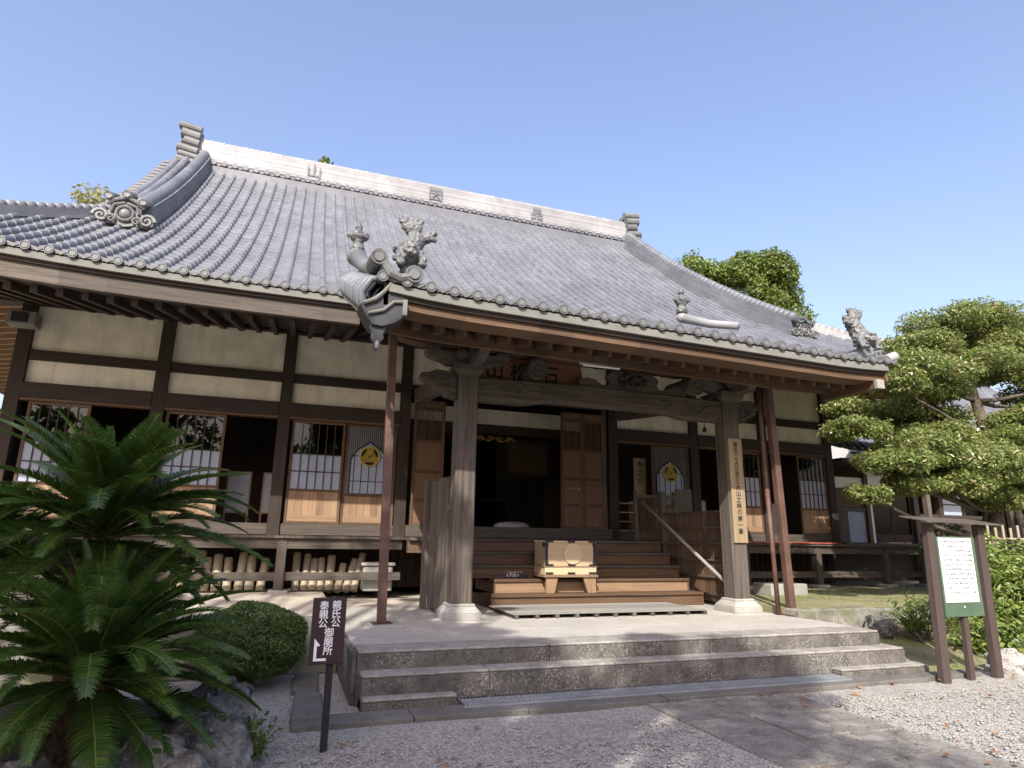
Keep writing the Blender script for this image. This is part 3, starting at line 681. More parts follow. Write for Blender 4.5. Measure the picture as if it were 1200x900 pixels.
# eave edge strips, soffit boards, rafters
sof = MB()
def ridge_strip(mb, xs, f, y0, y1, z0, z1):
    for a, b_ in zip(xs, xs[1:]):
        za, zb_ = f(a), f(b_); mb.add([(a, y0, za + z0), (b_, y0, zb_ + z0), (b_, y1, zb_ + z0), (a, y1, za + z0), (a, y0, za + z1), (b_, y0, zb_ + z1), (b_, y1, zb_ + z1), (a, y1, za + z1)],
            [(3, 2, 1, 0), (4, 5, 6, 7), (0, 1, 5, 4), (1, 2, 6, 5), (2, 3, 7, 6), (3, 0, 4, 7)])
def lin(a, b_, n): return [a + (b_ - a) * i / n for i in range(n + 1)]
ML, MR, MK = lin(EX0, KX0 - .02, 14), lin(KX1 + .02, EX1, 10), lin(KX0 + .02, KX1, 16)
fm = lambda x: prof(0) + lift(x, 0); fk = lambda x: zf(x, KY0)
for xs, f, y0 in ((ML, fm, EY0), (MR, fm, EY0), (MK, fk, KY0)):
    b = MB(); ridge_strip(b, xs, f, y0 + .01, y0 + .09, -.14, -.045); b.build('eave_edge', 'fascia', roof)
    b = MB(); ridge_strip(b, xs, f, y0 + .06, y0 + .15, -.19, -.143); b.build('fascia_board', 'darkx', roof)
    b = MB(); ridge_strip(b, xs, f, y0 + .1, y0 + (.2 if y0 > 9 else .42), -.42 if y0 > 9 else -.28, -.193); b.build('eave_board', 'greyx' if y0 > 9 else 'brownx', roof)
    for o in (): pass
# main-eave underside: rising soffit with rafters
SM = .1
def soffit(x0, x1, y0, y1, zfun, name, rafter_h=.1, step=.3, mat='darky'):
    b = MB(); b.quad((x0, y0, zfun(x0, y0)), (x1, y0, zfun(x1, y0)), (x1, y1, zfun(x1, y1)), (x0, y1, zfun(x0, y1)))
    b.quad((x0, y0, zfun(x0, y0) + .03), (x0, y1, zfun(x0, y1) + .03), (x1, y1, zfun(x1, y1) + .03), (x1, y0, zfun(x1, y0) + .03))
    s_ = b.build('soffit', 'darky', roof); n = int((x1 - x0) / step)
    for i in range(n + 1):
        x = x0 + .08 + i * step
        if x > x1 - .05: break
        b = MB(); b.beam((x, y0 + .06, zfun(x, y0 + .06) - rafter_h / 2 - .004), (x, y1 - .02, zfun(x, y1 - .02) - rafter_h / 2 - .004), .085 if y0 > 9 else .055, rafter_h)
        b.build('rafter', mat, s_)
    return s_
zm = lambda x, y: fm(min(max(x, EX0), EX1)) * .5 + .5 * prof(0) - .4 + .225 * (y - EY0 - .25)
soffit(PX[0] - .1, KX0, EY0 + .2, YW + .1, zm, 'm'); soffit(KX1, PX[-1] + .1, EY0 + .2, YW + .1, zm, 'm')
zk = lambda x, y: fk(x) - .28 + .27 * (y - KY0 - .3)
b = MB(); ridge_strip(b, MK, fk, KY0 + .96, KY0 + 1.02, -.29, -.11); b.build('batten', 'brownx', roof)
soffit(KX0 + .1, KX1 - .05, KY0 + .43, KY0 + .955, zk, 'k1', .1, .28, 'browny')
soffit(KX0 + .1, KX1 - .05, KY0 + 1.025, 8.42, zk, 'k', .11, .28, 'browny'); soffit(KX0 + .1, KX1 - .05, 8.72, 12.0, zk, 'k2', .09, .56)
# side-eave undersides: rafters running outwards at both ends of the hall
for sx, xw, xe in ((-1, PX[0], EX0), (1, PX[-1], EX1)):
    b = MB(); q = lambda x, y: 5.42 - .17 * abs(x - xw) + .42 * max(0, 1 - (y - EY0) / 5) ** 2 * abs(x - xw) / 2.8
    ys = lin(EY0 + .05, 23, 18)
    for y0, y1 in zip(ys, ys[1:]): b.quad((xw, y0, q(xw, y0)), (xw, y1, q(xw, y1)), (xe - sx * .1, y1, q(xe, y1)), (xe - sx * .1, y0, q(xe, y0)))
    s_ = b.build('soffit', 'brownx', roof); y = EY0 + .75
    while y < 20:
        f_ = (y - YW) * .0 if y > YW else (y - YW) * .45
        b = MB(); b.beam((xw, max(y, YW - .2) if y < YW else y, q(xw, y) - .055), (xe - sx * .15, y + f_, q(xe, y) - .055), .075, .1); b.build('rafter', 'warmx', s_); y += .36
    b = MB()
    for y0, y1 in zip(ys, ys[1:]): b.beam((xe - sx * .08, y0, q(xe, y0) + .0), (xe - sx * .08, y1, q(xe, y1) + .0), .1, .2)
    b.build('fascia_board', 'browny', roof)
    b = MB(); b.beam((xw, YW, 5.3), (xe - sx * .15, EY0 + .2, 5.3), .16, .2); b.build('corner_rafter', 'greyx', roof, bevel=.01)
b = MB(); b.box(KX1 - .2, KX1 - .08, KY0 + .1, 7.7, ez - .4, ez - .28); b.build('end_beam', 'browny', roof)
b = MB(); b.box(KX1 - .21, KX1 - .07, KY0 + .05, KY0 + .099, ez - .405, ez - .275); b.build('beam_cap', 'whitestone', roof)
for xx, sx in ((KX0, -1), (KX1, 1)):   # side boards of the porch roof
    b = MB(); ys = lin(KY0 + .05, KJ - .6, 8)
    for y0, y1 in zip(ys, ys[1:]):
        b.prism([(y0, zf(xx, y0) - .3), (y1, zf(xx, y1) - .42), (y1, zf(xx, y1) - .03), (y0, zf(xx, y0) - .03)], (xx - .03, 0, 0), (0, 1, 0), (0, 0, 1), (.05, 0, 0))
    b.build('barge_board', 'browny', roof)
# fan of turned-down verge tiles at the left end of the porch roof
b = MB(); tips = MB(); under = MB(); prev = None; N = 7
for k in range(N + 1):
    t = k / N; p0 = Vector((.84 - .127 * t, 6.71 + 1.27 * t, 4.284 + .542 * t)); p3 = Vector((.768 - .163 * t, 6.78 + 1.175 * t, 3.868 + .633 * t)); out = Vector((-.2, 0, .02))
    row = [p0, p0 + out * .7 - Vector((0, 0, .04)), p0.lerp(p3, .45) + out, p0.lerp(p3, .8) + out * .75, p3 + out * .35]
    if prev:
        for j in range(4):
            iv = Vector((.055, .0, .0)); under.quad(prev[j] + iv, prev[j + 1] + iv, row[j + 1] + iv, row[j] + iv); dn = Vector((.1, 0, -.04)); under.quad(prev[j] + dn, row[j] + dn, row[j + 1] + dn, prev[j + 1] + dn)
    prev = row; b.tube([p - Vector((.03, 0, 0)) for p in row], [.04, .044, .047, .05, .052], 9); d_ = (row[4] - row[3]).normalized(); tips.tube([row[4] - Vector((.03, 0, 0)), row[4] + d_ * .05 - Vector((.03, 0, 0))], .06, 10)
vt = under.build('verge_slope', 'tile_dk', roof); b.build('verge_tiles', 'tile', vt, smooth=True); tips.build('verge_tips', 'tile_lt', vt)
zv = zf(KX0, KY0)
b = MB()
for (x, z, r_) in ((.723, 4.474, .095), (1.12, zv + .08, .104)):
    b.tube([(x, KY0 - .03, z), (x, KY0 + .5, z + .1)], r_, 16); b.tube([(x + r_ * .88 * math.cos(t * .45), KY0 - .035, z + r_ * .88 * math.sin(t * .45)) for t in range(15)], .013, 5, False)
    b.tube([(x, KY0 - .042, z), (x, KY0 - .03, z)], r_ * .55, 12); b.build('large_round_tile', 'orn', roof); b = MB()
b.tube([(.777, KY0, 4.43), (.859, KY0 - .01, 4.302), (.976, KY0, 4.266), (1.085, KY0, 4.302)], [.05, .06, .06, .05], 8)
b.build('curved_rim_tile', 'orn', roof)
def band(y0, th, off, mat, name, pts):
    b = MB(); b.prism(pts, (0, y0, 0), (1, 0, 0), (0, 0, 1), (0, th, 0)); return b.build(name, mat, roof, bevel=.01)
band(6.65, .35, 0, 'tile_dk', 'curved_gable_board', [(.85, 4.212), (1.049, 4.158), (1.058, 3.85), (.949, 3.76), (.814, 3.706), (.705, 3.715), (.633, 3.814), (.56, 3.941), (.669, 4.013), (.777, 4.104)])
b = MB(); b.prism([(.62, 4.05), (1.04, 3.9), (1.04, 4.28), (.8, 4.44), (.68, 4.3)], (0, 6.86, 0), (1, 0, 0), (0, 0, 1), (0, .04, 0)); b.build('gable_backing', 'tile_dk', roof)
b = MB(); b.tube([(.886, 6.626, 4.212), (.814, 6.626, 4.104), (.723, 6.626, 4.004), (.597, 6.626, 3.941)], .022, 6); b.tube([(1.049, 6.63, 4.013), (.922, 6.63, 3.995), (.814, 6.63, 3.887), (.651, 6.63, 3.832)], .018, 6); b.box(1.02, 1.067, 6.6, 6.65, 3.85, 4.03); b.build('gable_trim', 'fascia', roof)
b = MB(); b.prism([(-.1, .05), (.1, .05), (.1, -.06), (.07, -.12), (.08, -.18), (.03, -.24), (.02, -.3), (0, -.33), (-.03, -.3), (-.04, -.24), (-.08, -.18), (-.07, -.12), (-.1, -.06)], (.777, 6.69, 3.745), (.9, 0, 0), (0, 0, .9), (0, .09, 0)); gp = b.build('gable_pendant', 'tile_dk', roof, bevel=.012)
b = MB(); b.ell((.777, 6.68, 3.5), (.028, .028, .055), 8, 6); b.build('pendant_tip', 'orn', gp)
# short diagonal ridges with small finials
for p0, p1 in (((.615, 8.32, 5.206), (.759, 7.19, 4.556)), ((5.19, 7.43, 4.646), (5.605, 6.744, 4.357))):
    b = MB(); p0, p1 = Vector(p0), Vector(p1); q_ = 1 if p0.x < 3 else .6; b.tube([p0, (p0 + p1) / 2 - Vector((0, 0, .03)), p1], [.12 * q_, .1 * q_, .09 * q_], 12); b.ell(p0, (.14 * q_, .14 * q_, .13 * q_), 12, 8)
    b.build('round_ridge', 'orn' if p0.x < 3 else 'tile_lt', roof, smooth=True)
def small_finial(p, s=1):
    b = MB(); x, y, z = p; b.lathe([(.1 * s, 0), (.11 * s, .06 * s), (.07 * s, .14 * s), (.12 * s, .24 * s), (.09 * s, .33 * s), (.04 * s, .36 * s), (.06 * s, .42 * s), (.02 * s, .5 * s)], p, 12)
    for k in range(5):
        t = -.5 + k * 1.05; b.ell((x + .12 * s * math.cos(t * 1.2), y + .08 * s * math.sin(t * 1.2), z + .27 * s), (.07 * s, .04 * s, .05 * s), 8, 5)
    return remeshed(b, 'small_finial', 'orn', roof, .012 * s, .05 * s, .035)
small_finial((.615, 8.32, 5.28), .9); small_finial((5.19, 7.43, 4.71), .77)
def lion(p, s, flip=1):
    """guardian lion standing on its forelegs with its tail thrown up"""
    b = MB(); x, y, z = p
    def E(c, r, **k): b.ell((x + c[0] * s * flip, y + c[1] * s, z + c[2] * s), tuple(q * s for q in r), 12, 8, **k)
    def T(pts, rad): b.tube([(x + c[0] * s * flip, y + c[1] * s, z + c[2] * s) for c in pts], [q * s for q in rad], 9)
    E((-.02, -.08, .2), (.17, .17, .15)); E((-.02, -.18, .22), (.12, .1, .11)); E((-.02, -.27, .17), (.08, .06, .05)); E((-.02, -.26, .25), (.07, .06, .04))
    for k in range(9):
        t = k * .7; E((-.02 + .17 * math.cos(t), -.02, .24 + .17 * math.sin(t)), (.06, .07, .06))
    T([(0, -.02, .3), (.06, .02, .45), (.1, .05, .56)], [.15, .14, .13])
    for sg in (-1, 1):
        T([(sg * .11, -.08, .26), (sg * .17, -.16, .12), (sg * .15, -.2, .02)], [.07, .055, .05]); E((sg * .15, -.22, .02), (.06, .08, .035))
        T([(.1 + sg * .06, .04, .52), (.24 + sg * .05, 0, .56 + sg * .04), (.36, -.02, .6 + sg * .05)], [.09, .065, .035])
    for k in range(5):
        t = -.9 + k * .42; T([(.04, .04, .62), (.02 + .13 * math.sin(t), .05, .72 + .03 * (k % 2)), (.02 + .24 * math.sin(t), .04, .78 + .08 * math.cos(t))], [.07, .06, .02])
    E((.04, .04, .66), (.13, .08, .1)); b.tube([(x, y + .25 * s, z - .07 * s), (x, y - .1 * s, z - .07 * s)], .14 * s, 12)
    return remeshed(b, 'lion_ornament', 'orn', roof, .012, .06, .035)
lion((1.085, 6.78, zv + .19), .82); lion((7.77, 6.735, zf(7.7, KY0) + .16), .8, -1)

# ------------------------------------------------------------------ porch: pillars, beams, brackets, carvings
PLX, PRX, PY = 2.27, 6.68, 8.49
def carve(parent, pts, rad=.012): 
    b = MB(); [b.tube(p, rad, 5) for p in pts]; return b.build('carved_line', 'greyx', parent, smooth=True)
for x in (PLX, PRX):
    b = MB(); q = .142; c = .022
    pl = [(-q + c, -q), (q - c, -q), (q, -q + c), (q, q - c), (q - c, q), (-q + c, q), (-q, q - c), (-q, -q + c)]
    b.prism(pl, (x, PY, ZP + .2), (1, 0, 0), (0, 1, 0), (0, 0, 3.05)); p = b.build('porch_pillar', 'greyz', hall)
    b = MB()
    for s0, s1, z0, z1 in ((.25, .25, 0, .09), (.25, .18, .09, .17), (.18, .17, .17, .2)):
        vs = [(x + a * s, PY + c_ * s, ZP + z) for s, z in ((s0, z0), (s1, z1)) for a, c_ in ((-1, -1), (1, -1), (1, 1), (-1, 1))]
        b.add(vs, [(3, 2, 1, 0), (4, 5, 6, 7), (0, 1, 5, 4), (1, 2, 6, 5), (2, 3, 7, 6), (3, 0, 4, 7)])
    b.build('base_stone', 'whitestone', p, bevel=.012)
    b = MB(); b.box(x - .34, x + .34, PY - .34, PY + .34, ZP - .05, ZP + .004); b.build('foot_stone', 'stone', p, bevel=.01)
    # bracket set
    b = MB()
    def capb(z, h, w0, w1): b.add([(x + a * s, PY + c_ * s, zz) for s, zz in ((w0, z), (w1, z + h)) for a, c_ in ((-1, -1), (1, -1), (1, 1), (-1, 1))], [(3, 2, 1, 0), (4, 5, 6, 7), (0, 1, 5, 4), (1, 2, 6, 5), (2, 3, 7, 6), (3, 0, 4, 7)])
    capb(3.705, .07, .15, .21); capb(3.775, .09, .21, .21)
    arm = [(-.62, .12), (-.6, .04), (-.5, .0), (-.4, -.02), (-.3, -.07), (.3, -.07), (.4, -.02), (.5, 0), (.6, .04), (.62, .12)]
    b.prism(arm, (x, PY - .09, 3.93), (1, 0, 0), (0, 0, 1), (0, .18, 0))
    b.prism([(-.72, 0), (-.5, -.11), (.5, -.11), (.72, 0), (.72, .02), (-.72, .02)], (x - .02, PY - .062, 3.93), (0, 1, 0), (0, 0, 1), (.14, 0, 0))
    for dx in (-.5, 0, .5): b.box(x + dx - .09, x + dx + .09, PY - .12, PY + .12, 4.052, 4.1)
    b.build('bracket', 'greyx', hall, bevel=.012)
    # cloud-shaped beam nose outside each pillar
    sg = -1 if x < 4 else 1; L = .66 if sg < 0 else .56
    nose = [(.145, 3.36), (.145, 3.7), (.3, 3.76), (.45, 3.77), (.56, 3.72), (L, 3.71), (L + .03, 3.64), (L - .04, 3.58), (.5, 3.56), (.44, 3.49), (.36, 3.46), (.3, 3.39), (.22, 3.38)]
    b = MB(); b.prism([(a * sg, z) for a, z in nose], (x, PY - .085, 0), (1, 0, 0), (0, 0, 1), (0, .17, 0)); nb = b.build('beam_nose', 'greyx', hall, bevel=.02)
    b = MB(); b.spiral((x + sg * .33, PY - .09, 3.6), (sg, 0, 0), (0, 0, 1), .1, 1.6, .014, 5); b.spiral((x + sg * .52, PY - .09, 3.66), (sg, 0, 0), (0, 0, 1), .06, 1.4, .011, 5); b.tube([(x + sg * .17, PY - .09, 3.43), (x + sg * .3, PY - .09, 3.47), (x + sg * .42, PY - .09, 3.56)], .012, 5)
    b.build('carved_scroll', 'greyx', nb, smooth=True)
    nose = [(0, 3.36), (0, 3.7), (.2, 3.74), (.36, 3.7), (.42, 3.6), (.3, 3.5), (.2, 3.4), (.1, 3.37)]
    if sg > 0: pass
    b = MB(); bits = [(-.12, .06, 4.2), (.1, .1, 4.24), (0, -.04, 4.15), (-.05, .14, 4.3), (.08, -.08, 4.08), (-.14, -.02, 4.06), (.15, .02, 4.12)]
    for dx, dy, z in bits: b.ell((x + dx, PY - .3 + dy, z - .08), (.1, .09, .085), 10, 6)
    b.tube([(x, PY - .1, 3.98), (x, PY - .38, 3.99), (x, PY - .46, 4.1)], [.09, .08, .05], 8)
    remeshed(b, 'carved_beam_head', 'darkx', hall, .02, .05, .05)
# rainbow beam with a gently arched underside
x0, x1 = PLX + .144, PRX - .144; top = [(x0 + (x1 - x0) * i / 24, 3.70 + .035 * math.sin(math.pi * i / 24)) for i in range(25)]
bot = [(x, 3.37 + (.07 * min(1, max(0, min(x - x0, x1 - x) - .75) / .3))) for x, _ in top]
b = MB(); b.prism(top + bot[::-1], (0, PY - .1, 0), (1, 0, 0), (0, 0, 1), (0, .2, 0)); nb = b.build('rainbow_beam', 'greyx', hall, bevel=.016)
b = MB()
for sg, xe in ((1, x0), (-1, x1)):
    b.spiral((xe + sg * .62, PY - .104, 3.57), (sg, 0, 0), (0, 0, 1), .1, 1.8, .012, 5); b.spiral((xe + sg * 1.02, PY - .104, 3.58), (sg, 0, 0), (0, 0, 1), .09, 1.8, .012, 5)
    b.tube([(xe + sg * t, PY - .103, z) for t, z in ((.05, 3.58), (.25, 3.6), (.36, 3.54), (.45, 3.46), (.62, 3.42), (.8, 3.42))], .013, 5)
    b.spiral((xe + sg * 1.35, PY - .104, 3.6), (sg, 0, 0), (0, 0, 1), .06, 1.5, .01, 5); b.tube([(xe + sg * t, PY - .103, z) for t, z in ((1.15, 3.52), (1.3, 3.5), (1.5, 3.52), (1.62, 3.58))], .009, 5)
    b.build('carved_scroll', 'greyx', nb, smooth=True); b = MB()
b = MB()
kp = [(1.26, 4.3), (1.2, 4.2), (1.34, 4.14), (1.5, 4.12), (1.6, 4.1), (8.05, 4.08), (8.2, 4.1), (8.36, 4.14), (8.44, 4.2), (8.36, 4.3)]
b.prism([(a, z + .0) for a, z in kp][::-1], (0, PY - .11, 0), (1, 0, 0), (0, 0, 1), (0, .22, 0)); b.box(1.5, 8.2, PY - .1, PY + .1, 4.302, 4.42); b.build('purlin', 'brownx', hall, bevel=.012)
# frog-leg strut with carved flowers, log ends
fl = [(-.95, 0), (-.93, .1), (-.8, .15), (-.66, .13), (-.55, .06), (-.45, .06), (-.42, .12), (-.46, .2), (-.4, .27), (-.3, .3), (.3, .3), (.4, .27), (.46, .2), (.42, .12), (.45, .06), (.55, .06), (.66, .13), (.8, .15), (.93, .1), (.95, 0)]
b = MB(); b.prism(fl, (4.95, PY - .05, 3.74), (1, 0, 0), (0, 0, 1), (0, .1, 0)); fr = b.build('frog_leg_strut', 'greyx', hall, bevel=.012)
b = MB(); rg2 = random.Random(5)
for k in range(16):
    b.ell((4.95 + rg2.uniform(-.24, .24), PY - .07, 3.88 + rg2.uniform(-.08, .1)), (rg2.uniform(.025, .06), .03, rg2.uniform(.02, .05)), 8, 5)
for k in range(8): t = k * .785; b.ell((4.97 + .09 * math.cos(t), PY - .08, 3.87 + .07 * math.sin(t)), (.045, .03, .028), 8, 5)
b.build('carved_flowers', 'darkx', fr, smooth=True)
for x in (3.3, 6.0):
    b = MB(); b.tube([(x, PY - .2, 3.9), (x, PY + .5, 3.92)], .155, 20); o = b.build('log_end', 'greyy', hall)
    b = MB(); [b.tube([(x + r_ * math.cos(t * .35), PY - .203, 3.9 + r_ * math.sin(t * .35)) for t in range(19)], .008, 4, False) for r_ in (.06, .13)]; b.build('rings', 'darkx', o)
for x in (PLX, PRX):
    b = MB(); b.prism([(PY + .15, 3.75), (9.6, 4.05), (11.0, 4.2), (YW - .07, 4.3), (YW - .07, 4.02), (11, 3.9), (9.6, 3.78), (PY + .15, 3.5)], (x - .07, 0, 0), (0, 1, 0), (0, 0, 1), (.14, 0, 0)); b.build('curved_tie_beam', 'greyy', hall)
# framed name board above the beam
nbd = thing('name_board', 'brown wooden name board with black characters above the carved porch beam', 'signboard', (3.3, 8.75, 3.7))
b = MB(); b.prism([(2.5, 3.75), (4.2, 3.75), (4.14, 4.12), (2.56, 4.12)], (0, PY + .16, 0), (1, 0, 0), (0, 0, 1), (0, .03, 0)); b.build('board', 'sign_brown', nbd)
b = MB(); b.box(2.46, 4.24, PY + .15, PY + .2, 4.122, 4.15); b.build('frame', 'brownx', nbd)
b = MB()
for ch, x in (('山', 2.74), ('松', 3.12), ('石', 3.62)): put_glyph(b, ch, (x, PY + .155, 3.91), (1, 0, 0), (0, 0, 1), .27, .02)
b.build('lettering', 'ink', nbd)
# strip lamp
t = thing('strip_lamp', 'long white strip lamp casing fixed to the porch purlin', 'lamp', (4.33, 8.2, 4.0))
b = MB(); b.box(3.98, 4.68, PY - .22, PY - .112, 4.06, 4.13); b.build('casing', 'lamp', t, bevel=.008)
b = MB(); b.tube([(4.02, PY - .17, 4.04), (4.64, PY - .17, 4.04)], .016, 10); b.build('tube', 'white', t)
# loudspeaker on the corner post
t = thing('loudspeaker', 'beige box loudspeaker bolted to the left corner post', 'speaker', (-4.2, 11.9, 4.8))
b = MB(); b.box(-4.5, -4.1, 11.8, 12.1, 4.72, 4.95); b.build('cabinet', 'fascia', t, bevel=.015)
b = MB(); b.box(-4.43, -4.2, 11.785, 11.799, 4.755, 4.915); b.build('grille', 'metal_dk', t)
# little bell hanging under the beam
t = thing('hanging_bell', 'tiny dark iron bell hanging under the right end of the carved beam', 'bell', (6.3, PY, 3.3))
b = MB(); b.tube([(6.25, PY, 3.39), (6.25, PY, 3.28)], .006, 5); b.build('hook', 'metal_dk', t)
b = MB(); b.lathe([(.035, 0), (.03, .05), (.015, .08)], (6.25, PY, 3.2), 10); b.build('bell_body', 'metal_dk', t)
# steel props either side
def prop(name, lab, x, y, x2, y2, par=True):
    t = thing(name, lab, 'post', (x, y, ZP), 'square steel posts under the porch eave')
    b = MB(); b.beam((x, y, ZP + .012), (x2, y2, 4.3), .105, .105, (0, 1, 0)); b.build('shaft', 'rust', t, bevel=.006)
    b = MB(); b.box(x - .12, x + .12, y - .12, y + .12, ZP, ZP + .011); b.build('base_plate', 'rust', t); return t
prop('steel_post', 'square rusty brown steel post left of the left porch pillar', 1.24, 8.25, 1.16, 8.25)
prop('steel_post', 'square rusty steel post right of the right pillar, dark above and orange below', 7.2, 7.95, 7.1, 7.98)
b = MB(); b.box(1.0, 1.48, 8.0, 8.5, ZP - .1, ZP + .003); tag(b.build('base_slab', 'whitestone', bevel=.01), 'flat pale slab under the left rusty post', 'slab')
b = MB(); b.tube([(7.06, 8.06, ZP), (7.02, 8.06, 2.3)], .035, 10); b.tube([(7.02, 8.06, 2.3), (7.0, 8.06, 4.2)], .035, 10)
tag(b.build('downpipe', 'rust', smooth=True), 'thin round rusty pipe standing beside the right steel post', 'pipe')
# plaque on the right pillar
t = thing('wooden_plaque', 'tall narrow wooden plaque with black writing on the right porch pillar', 'sign', (6.68, 8.34, 1.5))
b = MB(); b.box(6.56, 6.81, 8.315, 8.345, 1.48, 3.1); b.build('board', 'plaque', t, bevel=.004)
b = MB()
for k, ch in enumerate('徳の二人三百三大山之時の第一番'):
    put_glyph(b, ch, (6.685, 8.312, 3.0 - .096 * k), (1, 0, 0), (0, 0, 1), .085, .012)
b.build('lettering', 'ink', t)

# ------------------------------------------------------------------ wooden stairs, rails and screens
st = thing('wooden_stairs', 'broad weathered wooden stairs rising to the temple doors', 'stairs', (4.9, 10.2, ZP))
for k in range(5):
    z1 = ZP + .204 * (k + 1); y = 9.5 + .28 * k; xl = 3.05 if k == 0 else 3.17; xr = 6.8 if k == 0 else 6.72
    if k > 1: xl, xr = 2.75, 6.72
    b = MB(); b.box(xl, xr, y, y + .3, z1 - .045, z1 - .001 * k); s_ = b.build('tread', 'greyx' if k > 1 else 'brownx', st, bevel=.008)
    b = MB(); b.box(xl + .02, xr - .02, y + .03, y + .05, z1 - .204, z1 - .046); b.build('riser', 'warmx' if k == 1 else 'brownx', s_)
    b = MB(); b.box(xl, xl + .03, y + .02, 10.8, z1 - .204, z1 - .046); b.build('side_board', 'browny', s_); b = MB(); b.box(xr - .03, xr, y + .02, 10.8, z1 - .204, z1 - .046); b.build('side_board', 'browny', s_)
t = thing('duckboard', 'low grey slatted duckboard at the foot of the wooden stairs', 'mat', (4.4, 8.9, ZP))
b = MB(); [b.box(2.98, 6.0, 8.34 + .1 * k, 8.43 + .1 * k, ZP + .045, ZP + .062) for k in range(11)]; b.build('slats', 'mat_wood', t, bevel=.003)
b = MB(); [b.box(3.0 + .295 * k, 3.05 + .295 * k, 8.33, 9.42, ZP, ZP + .044) for k in range(11)]; b.build('bearers', 'greyy', t)
# plank screen beside the left pillar
t = thing('plank_screen', 'weathered vertical plank screen behind the left porch pillar', 'fence', (2.1, 8.9, ZP))
b = MB(); y = 8.64; rg2 = random.Random(8)
while y < 9.7: b.box(2.13 - rg2.uniform(.02, .035), 2.17, y, y + .148, ZP + .02 + rg2.uniform(0, .03), 2.32 + rg2.uniform(-.01, .01)); y += .152
b.build('planks', 'greyz', t)
b = MB(); b.box(2.02, 2.1, 9.7, 9.82, ZP, 2.35); b.build('post', 'greyz', t)
b = MB(); b.box(2.17, 2.21, 8.64, 9.7, 2.05, 2.14); b.build('rail', 'greyy', t); b = MB(); b.box(2.17, 2.21, 8.64, 9.7, .9, .99); b.build('rail', 'greyy', t)
b = MB(); b.box(2.2, 2.26, 9.0, 9.04, ZP, 2.3); b.build('brace', 'greyz', t)
# slatted side screen on the right of the stairs
t = thing('slatted_screen', 'slatted wooden side screen between the stairs and the right pillar', 'fence', (6.95, 9.7, ZP))
b = MB(); y = 8.72
while y < 10.75: b.box(6.93, 6.945, y, y + .022, ZP + .06, 1.98); y += .05
b.build('slats', 'brownz', t)
b = MB()
for z in (.62, .9, 1.17, 1.44, 1.71, 1.975): b = MB(); b.box(6.9, 6.975, 8.72, 10.8, z, z + .035); b.build('rail', 'greyy', t)
b = MB(); b.box(6.84, 6.98, 8.6, 8.7, ZP + .02, 2.05); b.build('post', 'greyz', t); b = MB(); b.box(6.86, 6.96, 10.8, 10.9, ZP, 2.42); b.build('post', 'greyz', t)
t = thing('gate_panel', 'low dark slatted panel with grey board beside the top of the stairs', 'fence', (6.9, 11.0, ZD))
b = MB(); x = 6.46
while x < 7.28: b.box(x, x + .02, 11.02, 11.035, ZD + .03, 2.3); x += .05
b.build('slats', 'brownz', t)
b = MB(); b.box(6.4, 6.46, 11.0, 11.06, ZD, 2.42); b.build('post', 'greyz', t); b = MB(); b.box(7.28, 7.34, 11.0, 11.06, ZD, 2.44); b.build('post', 'greyz', t)
b = MB(); b.box(6.46, 7.28, 11.0, 11.05, 2.3, 2.36); b.build('rail', 'brownx', t); b = MB(); b.box(6.46, 7.28, 11.0, 11.05, ZD + .06, ZD + .12); b.build('rail', 'brownx', t)
b = MB(); b.box(7.345, 7.72, 11.02, 11.05, ZD + .3, 2.5); b.build('board', 'greyz', t)
b = MB(); b.tube([(6.44, 10.8, 2.2), (6.66, 8.7, .86)], .028, 10); tag(b.build('handrail', 'mat_wood', smooth=True), 'pale round wooden handrail sloping down the right side of the stairs', 'handrail')

# ------------------------------------------------------------------ offering box, stand, notice
bx = thing('offering_box', 'pale new wooden offering box with black metal corners and a round plate', 'offering box', (4.38, 9.85, .9))
X0, X1, Y0, Y1 = 3.95, 4.83, 9.6, 10.06
b = MB(); b.box(X0, X1, Y0, Y1, 1.075, 1.44); b.box(X0 - .008, X1 + .008, Y0 - .008, Y1, .945, 1.062); b.build('body', 'palex', bx, bevel=.004)
b = MB(); b.box(X0 - .02, X1 + .02, Y0 - .02, Y1, 1.0625, 1.0745); b.build('moulding', 'warmx', bx)
b = MB(); b.box(X0 - .012, X1 + .012, Y0 - .012, Y0 + .05, 1.441, 1.465); b.box(X0 - .012, X1 + .012, Y1 - .05, Y1 + .01, 1.441, 1.465); [b.box(X0 + .02 + .1 * k, X0 + .05 + .1 * k, Y0 + .05, Y1 - .05, 1.442, 1.46) for k in range(9)]; b.build('lid_grille', 'palex', bx)
for x in (X0, X1 - .04): b = MB(); b.box(x - .004, x + .044, Y0 - .006, Y0 - .001, 1.08, 1.44); b.build('corner_strip', 'metal_dk', bx)
b = MB()
for x in (X0 + .0, X0 + .38, X1 - .13):
    for z, y in ((1.442, .018), (1.078, .026), (.955, .016)): b.box(x, x + .13, Y0 - y - .004, Y0 - y, z, z + .028)
for x in (X0, X1 - .05):
    for z in (1.38, 1.11): b.box(x - .006, x + .05, Y0 - .011, Y0 - .007, z, z + .05)
b.box(X0 - .013, X0 - .009, Y0, Y0 + .1, 1.37, 1.43); b.build('metal_fittings', 'metal_dk', bx)
b = MB(); b.prism([(.16 * math.cos(t * math.pi / 18), .16 * math.sin(t * math.pi / 18)) for t in range(36)], (4.42, Y0 - .001, 1.265), (1, 0, 0), (0, 0, 1), (0, -.018, 0)); b.build('round_plate', 'palex', bx)
t = thing('box_stand', 'low splayed wooden stand under the offering box', 'stand', (4.38, 9.8, .664))
b = MB(); b.box(X0 - .03, X1 + .03, Y0 - .03, Y1, .905, .942); b.build('top', 'warmx', t, bevel=.004)
